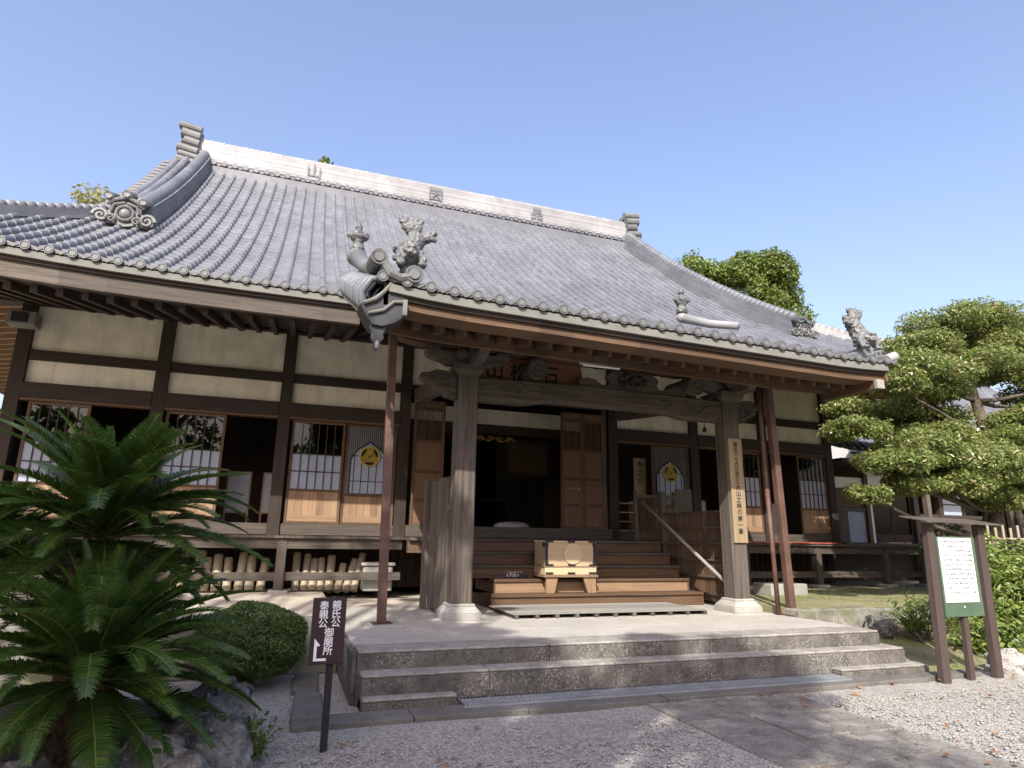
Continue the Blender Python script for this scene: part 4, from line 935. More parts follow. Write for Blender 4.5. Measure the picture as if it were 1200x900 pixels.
for x, d in ((X0 + .02, .1), (X1 - .2, -.1)):
    b = MB(); b.prism([(x - (.02 if d < 0 else 0), .905), (x + .2, .905), (x + (.14 if d > 0 else .2), .667), (x + (.0 if d > 0 else .06), .667)], (0, Y0 + .0, 0), (1, 0, 0), (0, 0, 1), (0, .06, 0)); b.build('leg', 'warmz', t)
    b = MB(); b.box(x, x + .2, Y0 + .32, Y0 + .38, .87, .904); b.build('leg', 'warmz', t)
b = MB()
for sx in (X0 - .02, X1 - .08): b.prism([(0, 0), (.1, 0), (.06, .03), (.02, .03)], (sx, Y0 - .02, .9425), (1, 0, 0), (0, 0, 1), (0, .06, 0))
for o in (): pass
t = thing('stair_notice', 'small black notice with white handwriting on the stairs left of the offering box', 'notice', (3.62, 9.95, .87))
b = MB(); b.prism([(3.42, .87), (3.84, .87), (3.84, 1.04), (3.42, 1.04)], (0, 9.98, 0), (1, 0, 0), (0, .12, 1), (0, .02, 0)); b.build('board', 'metal_dk', t)
b = MB()
for r_, row in enumerate(('段差注意に', '入下さい')):
    for k, ch in enumerate(row): put_glyph(b, ch, (3.5 + .055 * k, 10.082 + (.0 - .08 * r_) * .12 + .0, .99 - .07 * r_) if False else (3.49 + .055 * k, 9.976 + .12 * (.985 - .075 * r_ - .0), .985 - .075 * r_), (1, 0, 0), (0, .12, 1), .055, .02)
b.build('lettering', 'white', t)

# ------------------------------------------------------------------ under and on the verandas
rg2 = random.Random(21)
ORD = 'first second third fourth fifth sixth seventh eighth ninth tenth eleventh twelfth'.split()
def bamboo(x, hgt, tilt, r_, lab, y=11.52):
    t = thing('bamboo_tube', lab, 'bamboo', (x, y, ZT), 'cut bamboo tubes leaning under the left veranda')
    b = MB(); top = Vector((tilt, .22, hgt)); b.tube([(0, 0, 0), top * .5, top], [r_, r_ * .98, r_ * .97], 12, False); b.tube([top * .97, top * 1.0], [r_ * .72, r_ * .72], 12); o = lp(b.build('shell', 'bamboo', None, smooth=True), t)
    b = MB(); [b.tube([top * k, top * (k + .012)], [r_ * 1.05, r_ * 1.05], 12) for k in (.28, .72)]; lp(b.build('node', 'bamboo'), t)
    return t
for k in range(9): bamboo(-.26 - .165 * k, rg2.uniform(.48, .62), rg2.uniform(-.03, .09), rg2.uniform(.062, .076), f'cut bamboo tube under the veranda, {ORD[k]} left of the grey veranda post near the steps')
for k in range(8): bamboo(.28 + .135 * k, (.6, .58, .5, .52, .56, .42, .5, .6)[k], (.0, .04, .02, .0, .03, .1, .16, .15)[k], rg2.uniform(.058, .072), f'cut bamboo tube under the veranda, {ORD[k]} right of the grey veranda post near the steps')
t = thing('stone_block', 'pale square stone block under the left veranda beside the bamboo', 'stone block', (1.5, 11.6, ZT))
b = MB(); b.box(1.36, 1.86, 11.4, 11.95, ZT, .99); b.build('block', 'whitestone', t, bevel=.03)
b = MB(); b.box(1.32, 1.9, 11.37, 11.98, .992, 1.05); b.build('cap', 'whitestone', t, bevel=.02)
b = MB(); b.box(8.42, 9.25, 9.75, 10.25, ZT - .03, .76); tag(b.build('stepping_block', 'whitestone', bevel=.02), 'squared grey stepping stone in front of the right veranda', 'stone')
b = MB(); b.tube([(8.35, 11.5, .98), (9.3, 11.45, .98)], .075, 12); tag(b.build('timber_log', 'bamboo', smooth=True), 'cut log lying on the rail under the right veranda', 'log')
b = MB()
for k in range(18):
    x = 8.9 + .15 * k; b.box(x, x + .15, YD - .03, YD + .5, ZD + .004, ZD + .02 + .012 * math.sin(k * 1.7))
tag(b.build('red_cloth', 'red'), 'faded red cloth spread along the right veranda edge', 'cloth')
# things seen inside
for k, (x, w_, lab) in enumerate(((-.84, .42, 'grey cloth folding screen with orange wood edge left in the open bay'), (-.28, .3, 'grey cloth folding screen with orange wood edge beside the dark wall post'))):
    t = thing('folding_screen', lab, 'screen', (x, 12.9, Z_S), 'grey screens inside the open bay')
    b = MB(); frame(b, x - w_ / 2, x + w_ / 2, 1.86, 2.62, 12.9, .03, .03); b.box(x - w_ / 2, x - w_ / 2 + .03, 12.9, 12.93, Z_S - .03, 1.86); b.box(x + w_ / 2 - .03, x + w_ / 2, 12.9, 12.93, Z_S - .03, 1.86); b.build('frame', 'warmz', t)
    b = MB(); b.box(x - w_ / 2 + .03, x + w_ / 2 - .03, 12.91, 12.925, 1.89, 2.59); b.build('cloth', 'greypaper', t)
t = thing('framed_picture', 'large dark-framed pale picture hanging inside the porch doors', 'picture', (5.3, 14.6, 3.5))
b = MB(); frame(b, 4.9, 6.1, 2.95, 3.85, 14.55, .1, .05); b.build('frame', 'blackwood', t)
b = MB(); b.box(5.0, 6.0, 14.57, 14.59, 3.05, 3.75); b.build('panel', 'brownx', t)
t = thing('altar_table', 'dark altar table with brass fittings inside the temple doors', 'table', (4.4, 16, Z_S))
b = MB(); b.box(3.3, 5.6, 16, 16.8, 2.4, 2.48); b.build('tabletop', 'blackwood', t)
for x in (3.35, 5.48):
    for y in (16.05, 16.68): b = MB(); b.box(x, x + .07, y, y + .07, Z_S - .03, 2.4); b.build('leg', 'blackwood', t)
b = MB(); rg2 = random.Random(4); b.tube([(3.45 + .11 * k, 13.36, 3.62 + .05 * math.sin(k * 1.9)) for k in range(13)], .014, 5); [b.spiral((3.5 + .22 * k, 13.36, 3.62), (1, 0, 0), (0, 0, 1), .08, 1.4, .012, 5) for k in range(6)]
tag(b.build('gilt_carving', 'gold', smooth=True), 'gilt scroll carving hanging across the dark doorway', 'carving')
t = thing('floor_cushion', 'pale bundle of folded cloth on the floor inside the doors', 'cushion', (4.6, 13.2, Z_S))
b = MB(); b.ell((4.65, 13.2, Z_S + .06), (.42, .25, .1), 14, 8); b.build('cushion_cover', 'greypaper', t, smooth=True)
t = thing('inner_sign', 'pale upright wooden sign with brush writing in the open bay right of the doors', 'sign', (7.4, 12.5, 2.9))
b = MB(); b.box(7.26, 7.56, 12.48, 12.52, 2.46, 3.28); b.build('board', 'plaque', t)
b = MB(); [put_glyph(b, ch, (7.41, 12.477, 3.14 - .18 * k), (1, 0, 0), (0, 0, 1), .15, .02) for k, ch in enumerate('寺之方')]; b.build('lettering', 'ink', t)
t = thing('bookshelf', 'pale shelf stack standing inside the bay right of the doors', 'shelf', (7.2, 12.6, Z_S))
b = MB(); b.box(6.95, 7.4, 12.7, 13.0, Z_S, Z_S + .03); [b.box(6.95, 7.4, 12.7, 13.0, Z_S + .2 * k, Z_S + .2 * k + .02) for k in (1, 2, 3)]; b.build('shelf', 'palex', t)
b = MB(); b.box(6.93, 6.95, 12.7, 13.0, Z_S, 2.35); b.build('side_panel', 'palez', t); b = MB(); b.box(7.4, 7.42, 12.7, 13.0, Z_S, 2.35); b.build('side_panel', 'palez', t)
for k, x in enumerate((8.95, 11.1)):
    t = thing('standing_screen', ('white standing paper screen inside the bay hidden behind the right pillar', 'white standing paper screen in the last open bay')[k], 'screen', (x, 12.7, Z_S))
    b = MB(); b.box(x, x + .3, 12.7, 12.72, Z_S, 2.4); b.build('paper', 'paper', t); b = MB(); frame(b, x - .03, x + .33, Z_S - .02, 2.43, 12.69, .03, .01); b.build('frame', 'brownz', t)

# ------------------------------------------------------------------ signs
t = thing('direction_sign', 'dark brown direction sign with white writing and arrow on a thin metal post', 'sign', (.42, 5.13, 0))
b = MB(); b.box(.395, .445, 5.14, 5.185, -.02, .98); b.build('post', 'metal_dk', t, bevel=.004)
b = MB(); b.box(.265, .505, 5.11, 5.138, .585, 1.045); b.build('panel', 'signb', t, bevel=.003)
b = MB(); X, Zu, Y = (1, 0, 0), (0, 0, 1), 5.108
for k, ch in enumerate('親氏公'): put_glyph(b, ch, (.435, Y, .995 - .062 * k), X, Zu, .062, .016)
for k, ch in enumerate('泰親公'): put_glyph(b, ch, (.345, Y, .993 - .062 * k), X, Zu, .062, .016)
for k, ch in enumerate('御廟所'): put_glyph(b, ch, (.392, Y, .805 - .062 * k), X, Zu, .064, .016)
b.build('lettering', 'white', t)
b = MB(); b.add([(.295, Y, .61), (.385, Y, .61), (.385, Y, .628), (.315, Y, .628), (.315, Y, .71), (.338, Y, .715), (.295, Y, .765)], [(0, 1, 2, 3), (0, 3, 4), (0, 4, 5, 6)]); b.build('arrow', 'white', t)
t = thing('notice_board', 'roofed notice board with brown posts and white text sheet on green panel', 'notice board', (7.6, 5.66, 0))
for x0, x1, lx in ((7.14, 7.25, .05), (7.99, 8.1, .04)):
    b = MB(); b.beam(((x0 + x1) / 2, 5.66, -.02), ((x0 + x1) / 2 + lx, 5.66, 1.75), .112, .08, (0, 1, 0)); b.build('post', 'post_brown', t, bevel=.006)
b = MB(); b.beam((7.64, 5.68, -.02), (7.66, 5.68, .72), .075, .06, (0, 1, 0)); b.build('support', 'post_brown', t, bevel=.005)
b = MB(); b.add([(7.05, 5.5, 1.755), (8.3, 5.5, 1.735), (8.3, 5.86, 1.8), (7.05, 5.86, 1.82), (7.05, 5.5, 1.775), (8.3, 5.5, 1.755), (8.3, 5.86, 1.82), (7.05, 5.86, 1.84)], [(3, 2, 1, 0), (4, 5, 6, 7), (0, 1, 5, 4), (1, 2, 6, 5), (2, 3, 7, 6), (3, 0, 4, 7)]); b.build('roof_board', 'greyx', t, bevel=.006)
b = MB(); b.box(7.32, 7.95, 5.63, 5.66, .69, 1.6); b.build('panel', 'green', t, bevel=.004)
b = MB(); b.box(7.338, 7.885, 5.622, 5.628, .85, 1.585); b.build('sheet', 'sheet', t)
b = MB(); rg2 = random.Random(17)
for r_ in range(12):
    x = 7.385 + rg2.uniform(0, .02); z = 1.54 - .053 * r_
    while x < 7.85:
        if rg2.random() > .22:
            for q in range(rg2.randint(2, 4)):
                a, c_ = rg2.uniform(0, .018), rg2.uniform(-.01, .01)
                if rg2.random() < .5: b.box(x + a, x + a + .013, 5.619, 5.6215, z + c_, z + c_ + .004)
                else: b.box(x + a, x + a + .004, 5.619, 5.6215, z + c_ - .006, z + c_ + .009)
        x += .027
b.build('lettering', 'ink', t)
b = MB(); b.ell((7.62, 5.62, .8), (.008, .008, .012), 8, 5); b.build('screw', 'white', t)

# ------------------------------------------------------------------ foliage
def leafcloud(mb, c, r, n, size, rg, shell=.55, asp=.5, up=.35, lump=.0):
    cx, cy, cz = c
    for _ in range(n):
        while True:
            d = Vector((rg.gauss(0, 1), rg.gauss(0, 1), rg.gauss(0, 1)))
            if d.length > .01: break
        d.normalize(); q = shell + (1 - shell) * rg.random() ** .6
        q *= 1 + lump * math.sin(d.x * 7 + cx * 3) * math.sin(d.y * 6 + cy * 5) + lump * .6 * math.sin(d.z * 9 + d.x * 5)
        p = Vector((cx + d.x * r[0] * q, cy + d.y * r[1] * q, cz + d.z * r[2] * q))
        nrm = (d * .5 + Vector((rg.gauss(0, .5), rg.gauss(0, .5), rg.gauss(0, .5) + up))).normalized()
        a = nrm.cross(Vector((rg.gauss(0, 1), rg.gauss(0, 1), rg.gauss(0, 1))))
        if a.length < .05: continue
        a.normalize(); e = nrm.cross(a); L = size * rg.uniform(.6, 1.3); W = L * asp
        mb.add([p - a * L * .5, p + e * W * .5 + nrm * L * .08, p + a * L * .5, p - e * W * .5 + nrm * L * .08], [(0, 1, 2, 3)])

# cycads
def frond_mesh(e0, droop, L, seed):
    rg = random.Random(seed); b = MB(); S = 22; pts = []; p = Vector((0, 0, 0)); tw = rg.uniform(-.25, .25)
    for i in range(S + 1):
        t = i / S; e = R(e0 - droop * (t ** 1.3)); pts.append(p.copy())
        p = p + Vector((math.cos(e) * math.cos(tw * t), math.cos(e) * math.sin(tw * t), math.sin(e))) * (L / S)
    b.cur = 1; b.tube(pts, [.009 * (1 - .8 * i / S) for i in range(S + 1)], 5); b.cur = 0
    n = 96
    for i in range(n):
        t = .12 + .87 * i / n; f = t * S; k = min(int(f), S - 1); q = pts[k].lerp(pts[k + 1], f - k); d = (pts[k + 1] - pts[k]).normalized()
        sdv = Vector((-d.y, d.x, 0)); sdv = sdv.normalized() if sdv.length > .05 else Vector((0, 1, 0)); upv = sdv.cross(d) * -1
        if upv.z < 0 and abs(e0) < 60: upv = -upv
        ll = L * .17 * min(1, .35 + 3.2 * (t - .1)) * (1 - .75 * max(0, t - .55) / .45) * rg.uniform(.9, 1.08)
        for sg in (-1, 1):
            dr = (sdv * sg * .78 + d * (.42 + .35 * t) + upv * .3 + Vector((0, 0, rg.uniform(-.06, .06)))).normalized()
            wv = d * .0066; m = q + dr * ll * .55; tip = q + dr * ll + Vector((0, 0, -.1 * ll)) - upv * .08 * ll
            b.add([q - wv, q + wv, m + wv * .9, m - wv * .9], [(0, 1, 2, 3)]); b.add([m - wv * .9, m + wv * .9, tip], [(0, 1, 2)])
    return b.mesh('frond', ['frond', 'rachis'])
FM = [(frond_mesh(e0, dr, 1.2, 40 + i), e0) for i, (e0, dr) in enumerate(((84, 18), (74, 38), (63, 48), (52, 56), (40, 60), (27, 56), (12, 50), (-8, 46), (44, 84)))]
def cycad(lab, x, y, z, zb, n, sc, seed, spread=(0, 8)):
    rg = random.Random(seed); t = thing('cycad', lab, 'cycad plant', (x, y, zb), 'cycads in the left rockery')
    b = MB(); prof_ = [(.13, 0), (.16, .1), (.15, .35), (.17, .6), (.14, .8), (.1, .95)]; h = z - zb
    b.lathe([(r_ * (1 + .1 * (i % 2)), q * h) for i, (r_, q) in enumerate(prof_)], (0, 0, 0), 12)
    for k in range(70):
        a = rg.uniform(0, 6.28); q = rg.uniform(.05, .98); b.ell((.16 * math.cos(a), .16 * math.sin(a), q * h), (.035, .035, .03), 5, 4)
    lp(b.build('trunk', 'palm_bark'), t)
    b = MB(); leafcloud(b, (0, 0, h + .03), (.13, .13, .1), 60, .09, rg, .4, .25, 1); lp(b.build('heart', 'dryleaf'), t)
    for k in range(n):
        m, e0 = FM[min(8, int(spread[0] + (spread[1] - spread[0] + .99) * (k / n)))]
        o = bpy.data.objects.new('frond', m); C.objects.link(o); o.parent = t
        o.location = (0, 0, h + .02 - .05 * k / n); o.rotation_euler = (rg.uniform(-.2, .2), rg.uniform(-.12, .12), k * 2.39996 + rg.uniform(-.15, .15)); s_ = sc * rg.uniform(.82, 1.1) * (.62 + .38 * min(1, k / (n * .3))); o.scale = (s_, s_, s_)
    return t
cycad('larger dark green cycad with its crown level with the veranda', -1.2, 5.35, 1.46, .25, 100, .94, 5)
cycad('lower cycad with drooping fronds below the larger one', -1.02, 4.75, .62, .15, 92, .88, 9, (0, 8))
cycad('partly hidden cycad at the left picture edge behind the larger one', -2.15, 5.9, 1.1, .2, 56, 1.0, 13, (1, 8))
def rock(lab, c, r, seed, mat='rock', grp=None):
    rg = random.Random(seed); b = MB(); b.ell((0, 0, 0), r, 14, 10, .16, rg); o = b.build('garden_rock', mat); o.location = c
    md = o.modifiers.new('s', 'SUBSURF'); md.subdivision_type = 'SIMPLE'; md.levels = 2; md.render_levels = 3; tx = bpy.data.textures.new('rock', 'CLOUDS'); tx.noise_scale = .16; tx.noise_depth = 4
    d = o.modifiers.new('d', 'DISPLACE'); d.texture = tx; d.strength = .16; d.texture_coords = 'LOCAL'
    return tag(o, lab, 'rock', grp)
for c, r, s_, lab in (((-.33, 4.75, .1), (.3, .28, .28), 1, 'grey rock at the right foot of the cycads nearest the gravel'), ((-.62, 4.35, .08), (.35, .25, .3), 2, 'mottled rock below the drooping cycad fronds'), ((-1.25, 4.2, .05), (.4, .3, .3), 3, 'rock at the bottom left under the lower cycad'), ((-.35, 5.6, .12), (.3, .4, .3), 4, 'dark rock behind the lower cycad beside the gravel'), ((-1.9, 4.6, .1), (.45, .4, .38), 6, 'rock at the far left edge under the fronds')):
    rock(lab, c, r, s_, grp='rocks edging the cycad bed')
b = MB(); nx, ny = 20, 20
for i in range(nx + 1):
    for j in range(ny + 1):
        u, v = i / nx * 2 - 1, j / ny * 2 - 1; rr_ = min(1, math.hypot(u, v)); b.v.append((-1.5 + 1.35 * u, 5.4 + 1.5 * v, -.03 + .36 * (1 - rr_ ** 2.2) + rnd.uniform(-.02, .02)))
b.f = [(i * (ny + 1) + j, (i + 1) * (ny + 1) + j, (i + 1) * (ny + 1) + j + 1, i * (ny + 1) + j + 1) for i in range(nx) for j in range(ny)]; b.mi = [0] * len(b.f)
structure(b.build('planting_soil', 'kerb', smooth=True))
def bush(name, lab, cat, c, r, n, size, mat, seed, grp=None, asp=.5, lump=.12, shell=.7):
    rg = random.Random(seed); t = thing(name, lab, cat, (c[0], c[1], max(0, c[2] - r[2])), grp)
    b = MB(); leafcloud(b, c, r, n, size, rg, shell, asp, .5, lump); b.build('foliage', mat, t)
    b = MB(); 
    for k in range(6): a = k * 1.05; b.tube([(c[0] + .03 * math.cos(a), c[1] + .03 * math.sin(a), max(0, c[2] - r[2] - .1)), (c[0] + r[0] * .5 * math.cos(a), c[1] + r[1] * .5 * math.sin(a), c[2] + r[2] * .2)], [.018, .006], 5)
    b.build('branches', 'bark', t); return t
bush('azalea_bush', 'clipped round green azalea bush between cycads and direction sign', 'bush', (-.2, 7.35, .44), (.55, .5, .37), 24000, .036, 'leaf_az', 2, shell=.84, lump=.06)
b = MB(); rg2 = random.Random(7)
for k in range(26):
    a = rg2.uniform(0, 6.28); p = Vector((-.12 + rg2.uniform(-.16, .16), 5.15 + rg2.uniform(-.25, .25), .05))
    for q in range(8): leafcloud(b, p + Vector((math.cos(a), math.sin(a), .9)) * .03 * q, (.02, .02, .02), 3, .06, rg2, .5, .35, .6)
tag(b.build('small_fern', 'leaf_az'), 'small fern sprouting from the rocks beside the gravel', 'fern')

# pruned garden tree on the right, in flat layered pads
t = thing('garden_tree', 'cloud-pruned evergreen tree with flat layered pads on the right', 'tree', (12.6, 8.6, ZT))
b = MB(); TR = [(12.6, 8.6, .4), (12.62, 8.6, 1.1), (12.66, 8.6, 1.6), (12.86, 8.6, 2.15), (12.86, 8.6, 2.8), (12.95, 8.6, 3.6), (12.78, 8.6, 4.3), (12.6, 8.6, 5.0), (12.5, 8.7, 5.6)]
b.tube(TR, [.18, .15, .13, .12, .12, .12, .09, .07, .05], 10); b.build('trunk', 'bark', t, smooth=True)
PADS = [(12.87, 9.0, 5.95, .94, .42), (14.02, 8.6, 6.2, 1.09, .5), (13.13, 9.6, 5.87, .76, .24), (15.5, 9.4, 6.3, 1.1, .44), (11.0, 8.2, 4.72, 1.0, .36), (13.0, 8.6, 5.05, 1.04, .36), (14.3, 8.0, 4.85, .9, .44), (10.2, 8.2, 4.3, .58, .28), (9.39, 8.4, 3.47, .6, .28), (11.9, 9.3, 3.95, 1.0, .38), (12.9, 8.2, 3.5, .68, .3), (10.9, 9.3, 4.1, .86, .32), (9.6, 8.0, 2.85, .7, .32), (10.8, 7.9, 2.98, .85, .34), (12.1, 7.9, 2.98, .8, .34), (9.0, 8.0, 2.3, .36, .22), (10.15, 8.0, 2.45, .5, .18), (14.0, 8.2, 3.2, .9, .36), (15.3, 8.6, 5.3, .9, .4), (11.4, 8.7, 3.5, .9, .32), (12.7, 8.5, 3.35, .8, .3), (10.2, 8.1, 3.2, .7, .3), (9.9, 8.0, 2.5, .5, .25), (11.2, 8.1, 2.6, .7, .3), (11.6, 8.8, 4.4, .8, .3), (12.3, 8.3, 2.4, .7, .34), (13.5, 8.4, 2.45, .7, .34), (10.9, 8.0, 2.55, .6, .3), (11.9, 8.3, 2.75, .9, .34), (13.3, 8.2, 2.9, .8, .32), (14.9, 8.6, 4.55, .9, .36), (12.0, 8.9, 5.4, .8, .34), (13.6, 8.8, 5.6, .9, .4), (12.2, 8.4, 3.2, .8, .3), (13.4, 8.3, 3.9, .7, .34), (14.9, 8.4, 3.9, .9, .4), (14.6, 9.0, 5.5, .8, .34)]
rg2 = random.Random(31); b = MB()
PADS = [(x, y, z, rx * 1.0, rz * .78) for x, y, z, rx, rz in PADS]
for k, (x, y, z, rx, rz) in enumerate(PADS):
    for q in range(9):
        a = rg2.uniform(0, 6.28); d = math.sqrt(rg2.random()) * .72
        leafcloud(b, (x + d * rx * math.cos(a), y + d * rx * .85 * math.sin(a), z + rg2.uniform(-.3, .35) * rz), (rx * .5, rx * .48, rz * rg2.uniform(.6, .95)), int(720 * rx), .082, rg2, .5, .45, .6, .15)
b.build('crown', 'leaf_pad', t)
for k, (x, y, z, rx, rz) in enumerate(PADS):
    j = min(range(len(TR)), key=lambda i: abs(TR[i][2] - (z - .5)) + .01 * i); p0 = Vector(TR[j]); p1 = Vector((x, y, z - rz * .3)); m_ = p0.lerp(p1, .55) + Vector((0, 0, -.12 + .1 * (k % 3)))
    b = MB(); b.tube([p0, p0.lerp(m_, .5) + Vector((0, .05, -.03)), m_, p1], [.05, .042, .032, .014], 7)
    for q in range(5): a = q * 1.26; b.tube([m_.lerp(p1, .6), p1 + Vector((rx * .6 * math.cos(a), rx * .5 * math.sin(a), rz * .1))], [.022, .006], 5)
    b.build('branch', 'bark', t, smooth=True)

def tree(lab, x, y, z0, clumps, mat, size, n, seed, th=.25, group=None, name='tree'):
    rg = random.Random(seed); t = thing(name, lab, 'tree', (x, y, z0), group); b = MB()
    for c in clumps: leafcloud(b, c[:3], c[3:6], n, size, rg, .5, .6, .35, .22)
    b.build('crown', mat, t); b = MB(); zt = max(c[2] for c in clumps); xm = sum(c[0] for c in clumps) / len(clumps); ym = sum(c[1] for c in clumps) / len(clumps)
    b.tube([(x, y, z0 - .3), (x + (xm - x) * .3, y, z0 + (zt - z0) * .4), (xm, ym, zt)], [th, th * .75, th * .2], 8)
    for c in clumps: k = rg.uniform(.35, .7); b.tube([(x + (xm - x) * k, y + (ym - y) * k, z0 + (zt - z0) * k), Vector(c[:3])], [th * .4, th * .08], 6)
    b.build('trunk', 'bark', t); return t
def rc(cx, cy, cz, R_, H, n, seed):
    rg = random.Random(seed); return [(cx + rg.uniform(-1, 1) * R_, cy + rg.uniform(-.6, .6) * R_, cz + rg.uniform(-1, 1) * H, R_ * rg.uniform(.28, .5), R_ * rg.uniform(.28, .45), H * rg.uniform(.28, .48)) for _ in range(n)]
tree('olive-yellow broadleaf tree showing behind the left end of the roof', -7.9, 34, 0, rc(-7.9, 34, 16.2, 2.8, 1.8, 15, 1), 'leaf_aut', .22, 260, 1, group='trees on the hill behind the temple')
tree('thin pale tree top left of the olive-yellow tree behind the roof', -14.5, 36, 0, rc(-14.8, 36, 15.0, 2.8, 1.1, 9, 4), 'leaf_aut', .26, 110, 4, group='trees on the hill behind the temple')
tree('tree tip just showing over the middle of the roof ridge', .8, 42, 0, rc(.8, 42, 25.2, 1.5, 1.9, 8, 2), 'leaf_bg', .28, 320, 2, group='trees on the hill behind the temple')
tree('yellow-green tree behind the right end of the roof', 24.5, 34, 0, rc(24.6, 34, 17.6, 2.6, 1.9, 18, 3), 'leaf_yel', .24, 700, 3, group='trees on the hill behind the temple')
cl = rc(29.4, 33, 17.8, 2.6, 2.6, 26, 6) + [(28.2, 33, 20.0, 1.1, 1, .9), (29.3, 33, 20.3, 1.0, 1, .7), (31.8, 33, 18.3, 1.2, 1, 1.1), (32.6, 33, 16.6, 1.4, 1, 1.2)]
tree('tall deep green tree behind the right hip of the roof', 29.5, 33, 0, cl, 'leaf_bg', .24, 900, 6, group='trees on the hill behind the temple')
tree('distant green tree past the left corner post of the temple', -14.5, 32, 0, rc(-14.5, 32, 4.8, 3.4, 2.2, 16, 8), 'leaf_yel', .4, 260, 8, group='trees on the hill behind the temple')
tree('low green tree beyond the annex house on the right', 34, 30, 0, rc(34, 30, 4, 3.5, 2.4, 14, 12), 'leaf_bg', .4, 260, 12, group='trees on the hill behind the temple')
b = MB(); nx, ny = 40, 12
for i in range(nx + 1):
    for j in range(ny + 1):
        x = -70 + 150 * i / nx; y = 30 + 60 * j / ny; b.v.append((x, y, -.3 + 9 * (j / ny) ** .8 * (1 + .25 * math.sin(x * .15)) + rnd.uniform(-.3, .3)))
b.f = [(i * (ny + 1) + j, (i + 1) * (ny + 1) + j, (i + 1) * (ny + 1) + j + 1, i * (ny + 1) + j + 1) for i in range(nx) for j in range(ny)]; b.mi = [0] * len(b.f)
structure(b.build('hill', 'grassy', smooth=True))
# the big tree behind the viewer whose shade falls across gravel, cycads and platform
OX, OY = math.sin(R(SUN_AZ)) / math.tan(R(SUN_EL)), math.cos(R(SUN_AZ)) / math.tan(R(SUN_EL))
rg2 = random.Random(77); SH = []
def shade(x0, x1, y0, y1, n, r0, r1, h0=9.5, h1=12.5):
    for _ in range(n):
        h = rg2.uniform(h0, h1); r_ = rg2.uniform(r0, r1); SH.append((rg2.uniform(x0, x1) + OX * h, rg2.uniform(y0, y1) + OY * h, h, r_, r_, r_ * .35))
shade(-2.5, 2.8, 11.6, 13.1, 22, .2, .4, 12, 14); shade(-4, 3.0, 2.0, 5.6, 33, .24, .52); shade(3, 4.4, 2.5, 5.4, 14, .3, .5); shade(-3.5, .3, 5.2, 7.2, 22, .25, .5); shade(.4, 2.9, 5.7, 8.3, 52, .2, .42); shade(3.9, 5.6, 5.3, 7.1, 22, .25, .42); shade(1.7, 3.4, 9.4, 11.3, 13, .16, .32, 11, 13); shade(2.6, 4.2, 5.6, 6.6, 8, .2, .35); shade(1.5, 4.3, 5.3, 6.1, 10, .2, .35); shade(1.4, 2.2, 8.6, 9.6, 5, .2, .3, 11, 13); shade(-4, .4, 8.6, 11.6, 12, .25, .45, 12, 14)
t = tree('large pine behind the viewer whose branches shade the gravel and cycads', -6.2, -8.5, 0, SH, 'leaf_bg', .13, 135, 71, .3, name='shade_tree')

for k, (x, y, h) in enumerate(((-16, -11, 7), (-10, -17, 8), (-2.5, -19, 8.5), (4.5, -17, 8), (10.5, -16, 8.5), (17, -13, 8), (23, -6, 7))):
    tree('dense tree behind the viewer, %s from the left, mirrored in the window panes' % ORD[k], x, y, 0, rc(x, y, h * .52, 3.3, h * .44, 22, 100 + k), 'leaf_az', .5, 190, 100 + k, group='trees behind the viewer')
# right-hand planting, bank stones and fence
for k, (lab, c, r, n, sz, mat) in enumerate((('bright yellow-green shrub behind the right post of the notice board', (10.2, 6.9, .75), (.75, .6, .5), 2600, .1, 'leaf_yel'), ('lower bright shrub at the foot of the notice board', (9.3, 6.55, .3), (.55, .45, .36), 1800, .085, 'leaf_yel'), ('taller sunlit shrub below the bamboo fence', (11.0, 7.3, 1.15), (.9, .6, .45), 2600, .1, 'leaf_yel'), ('wide leafy shrub at the right picture edge', (10.7, 6.3, .55), (.6, .5, .5), 1800, .1, 'leaf_yel'), ('dark small shrub under the notice panel', (8.85, 7.2, .5), (.4, .35, .3), 900, .07, 'leaf_az'))):
    bush('garden_shrub', lab, 'shrub', c, r, n, sz, mat, 60 + k, 'shrubs on the right bank', .5, .38, .35)
t = thing('spiky_plant', 'rosette of long narrow leaves growing on the bank left of the notice board', 'plant', (8.6, 7.15, .2))
b = MB(); rg2 = random.Random(9)
for k in range(34):
    a = k * 2.4; e = rg2.uniform(.3, 1.2); L = rg2.uniform(.3, .48); d = Vector((math.cos(a) * math.cos(e), math.sin(a) * math.cos(e), math.sin(e))); s_ = Vector((-math.sin(a), math.cos(a), 0)) * .022; p = Vector((8.6, 7.15, .3)); m_ = p + d * L * .6; e_ = p + d * L + Vector((0, 0, -.1 * L))
    b.add([p - s_ * .6, p + s_ * .6, m_ + s_, m_ - s_], [(0, 1, 2, 3)]); b.add([m_ - s_, m_ + s_, e_], [(0, 1, 2)])
b.build('leaves', 'leaf_yel', t); b = MB(); b.tube([(8.75, 7.05, .05), (8.6, 7.15, .32)], [.03, .025], 7); b.build('stem', 'bark', t)
rock('pale rounded rock at the right edge below the shrubs', (8.55, 5.85, .06), (.3, .22, .2), 11, 'whitestone'); rock('dark stone on the bank between the ledge and shrubs', (8.35, 7.45, .3), (.22, .2, .2), 12)
t = thing('bamboo_fence', 'low bamboo lattice fence above the bright shrubs', 'fence', (12, 7.9, 1.2))
for k in range(9):
    b = MB(); b.tube([(11.15 + .19 * k, 7.9, 1.0), (11.15 + .19 * k, 7.9, 1.86 - .05 * (k % 2))], .022, 7); b.build('upright', 'bamboo', t)
for z in (1.36, 1.62): b = MB(); b.tube([(11.05, 7.87, z), (12.9, 7.87, z)], .022, 7); b.build('rail', 'bamboo', t)
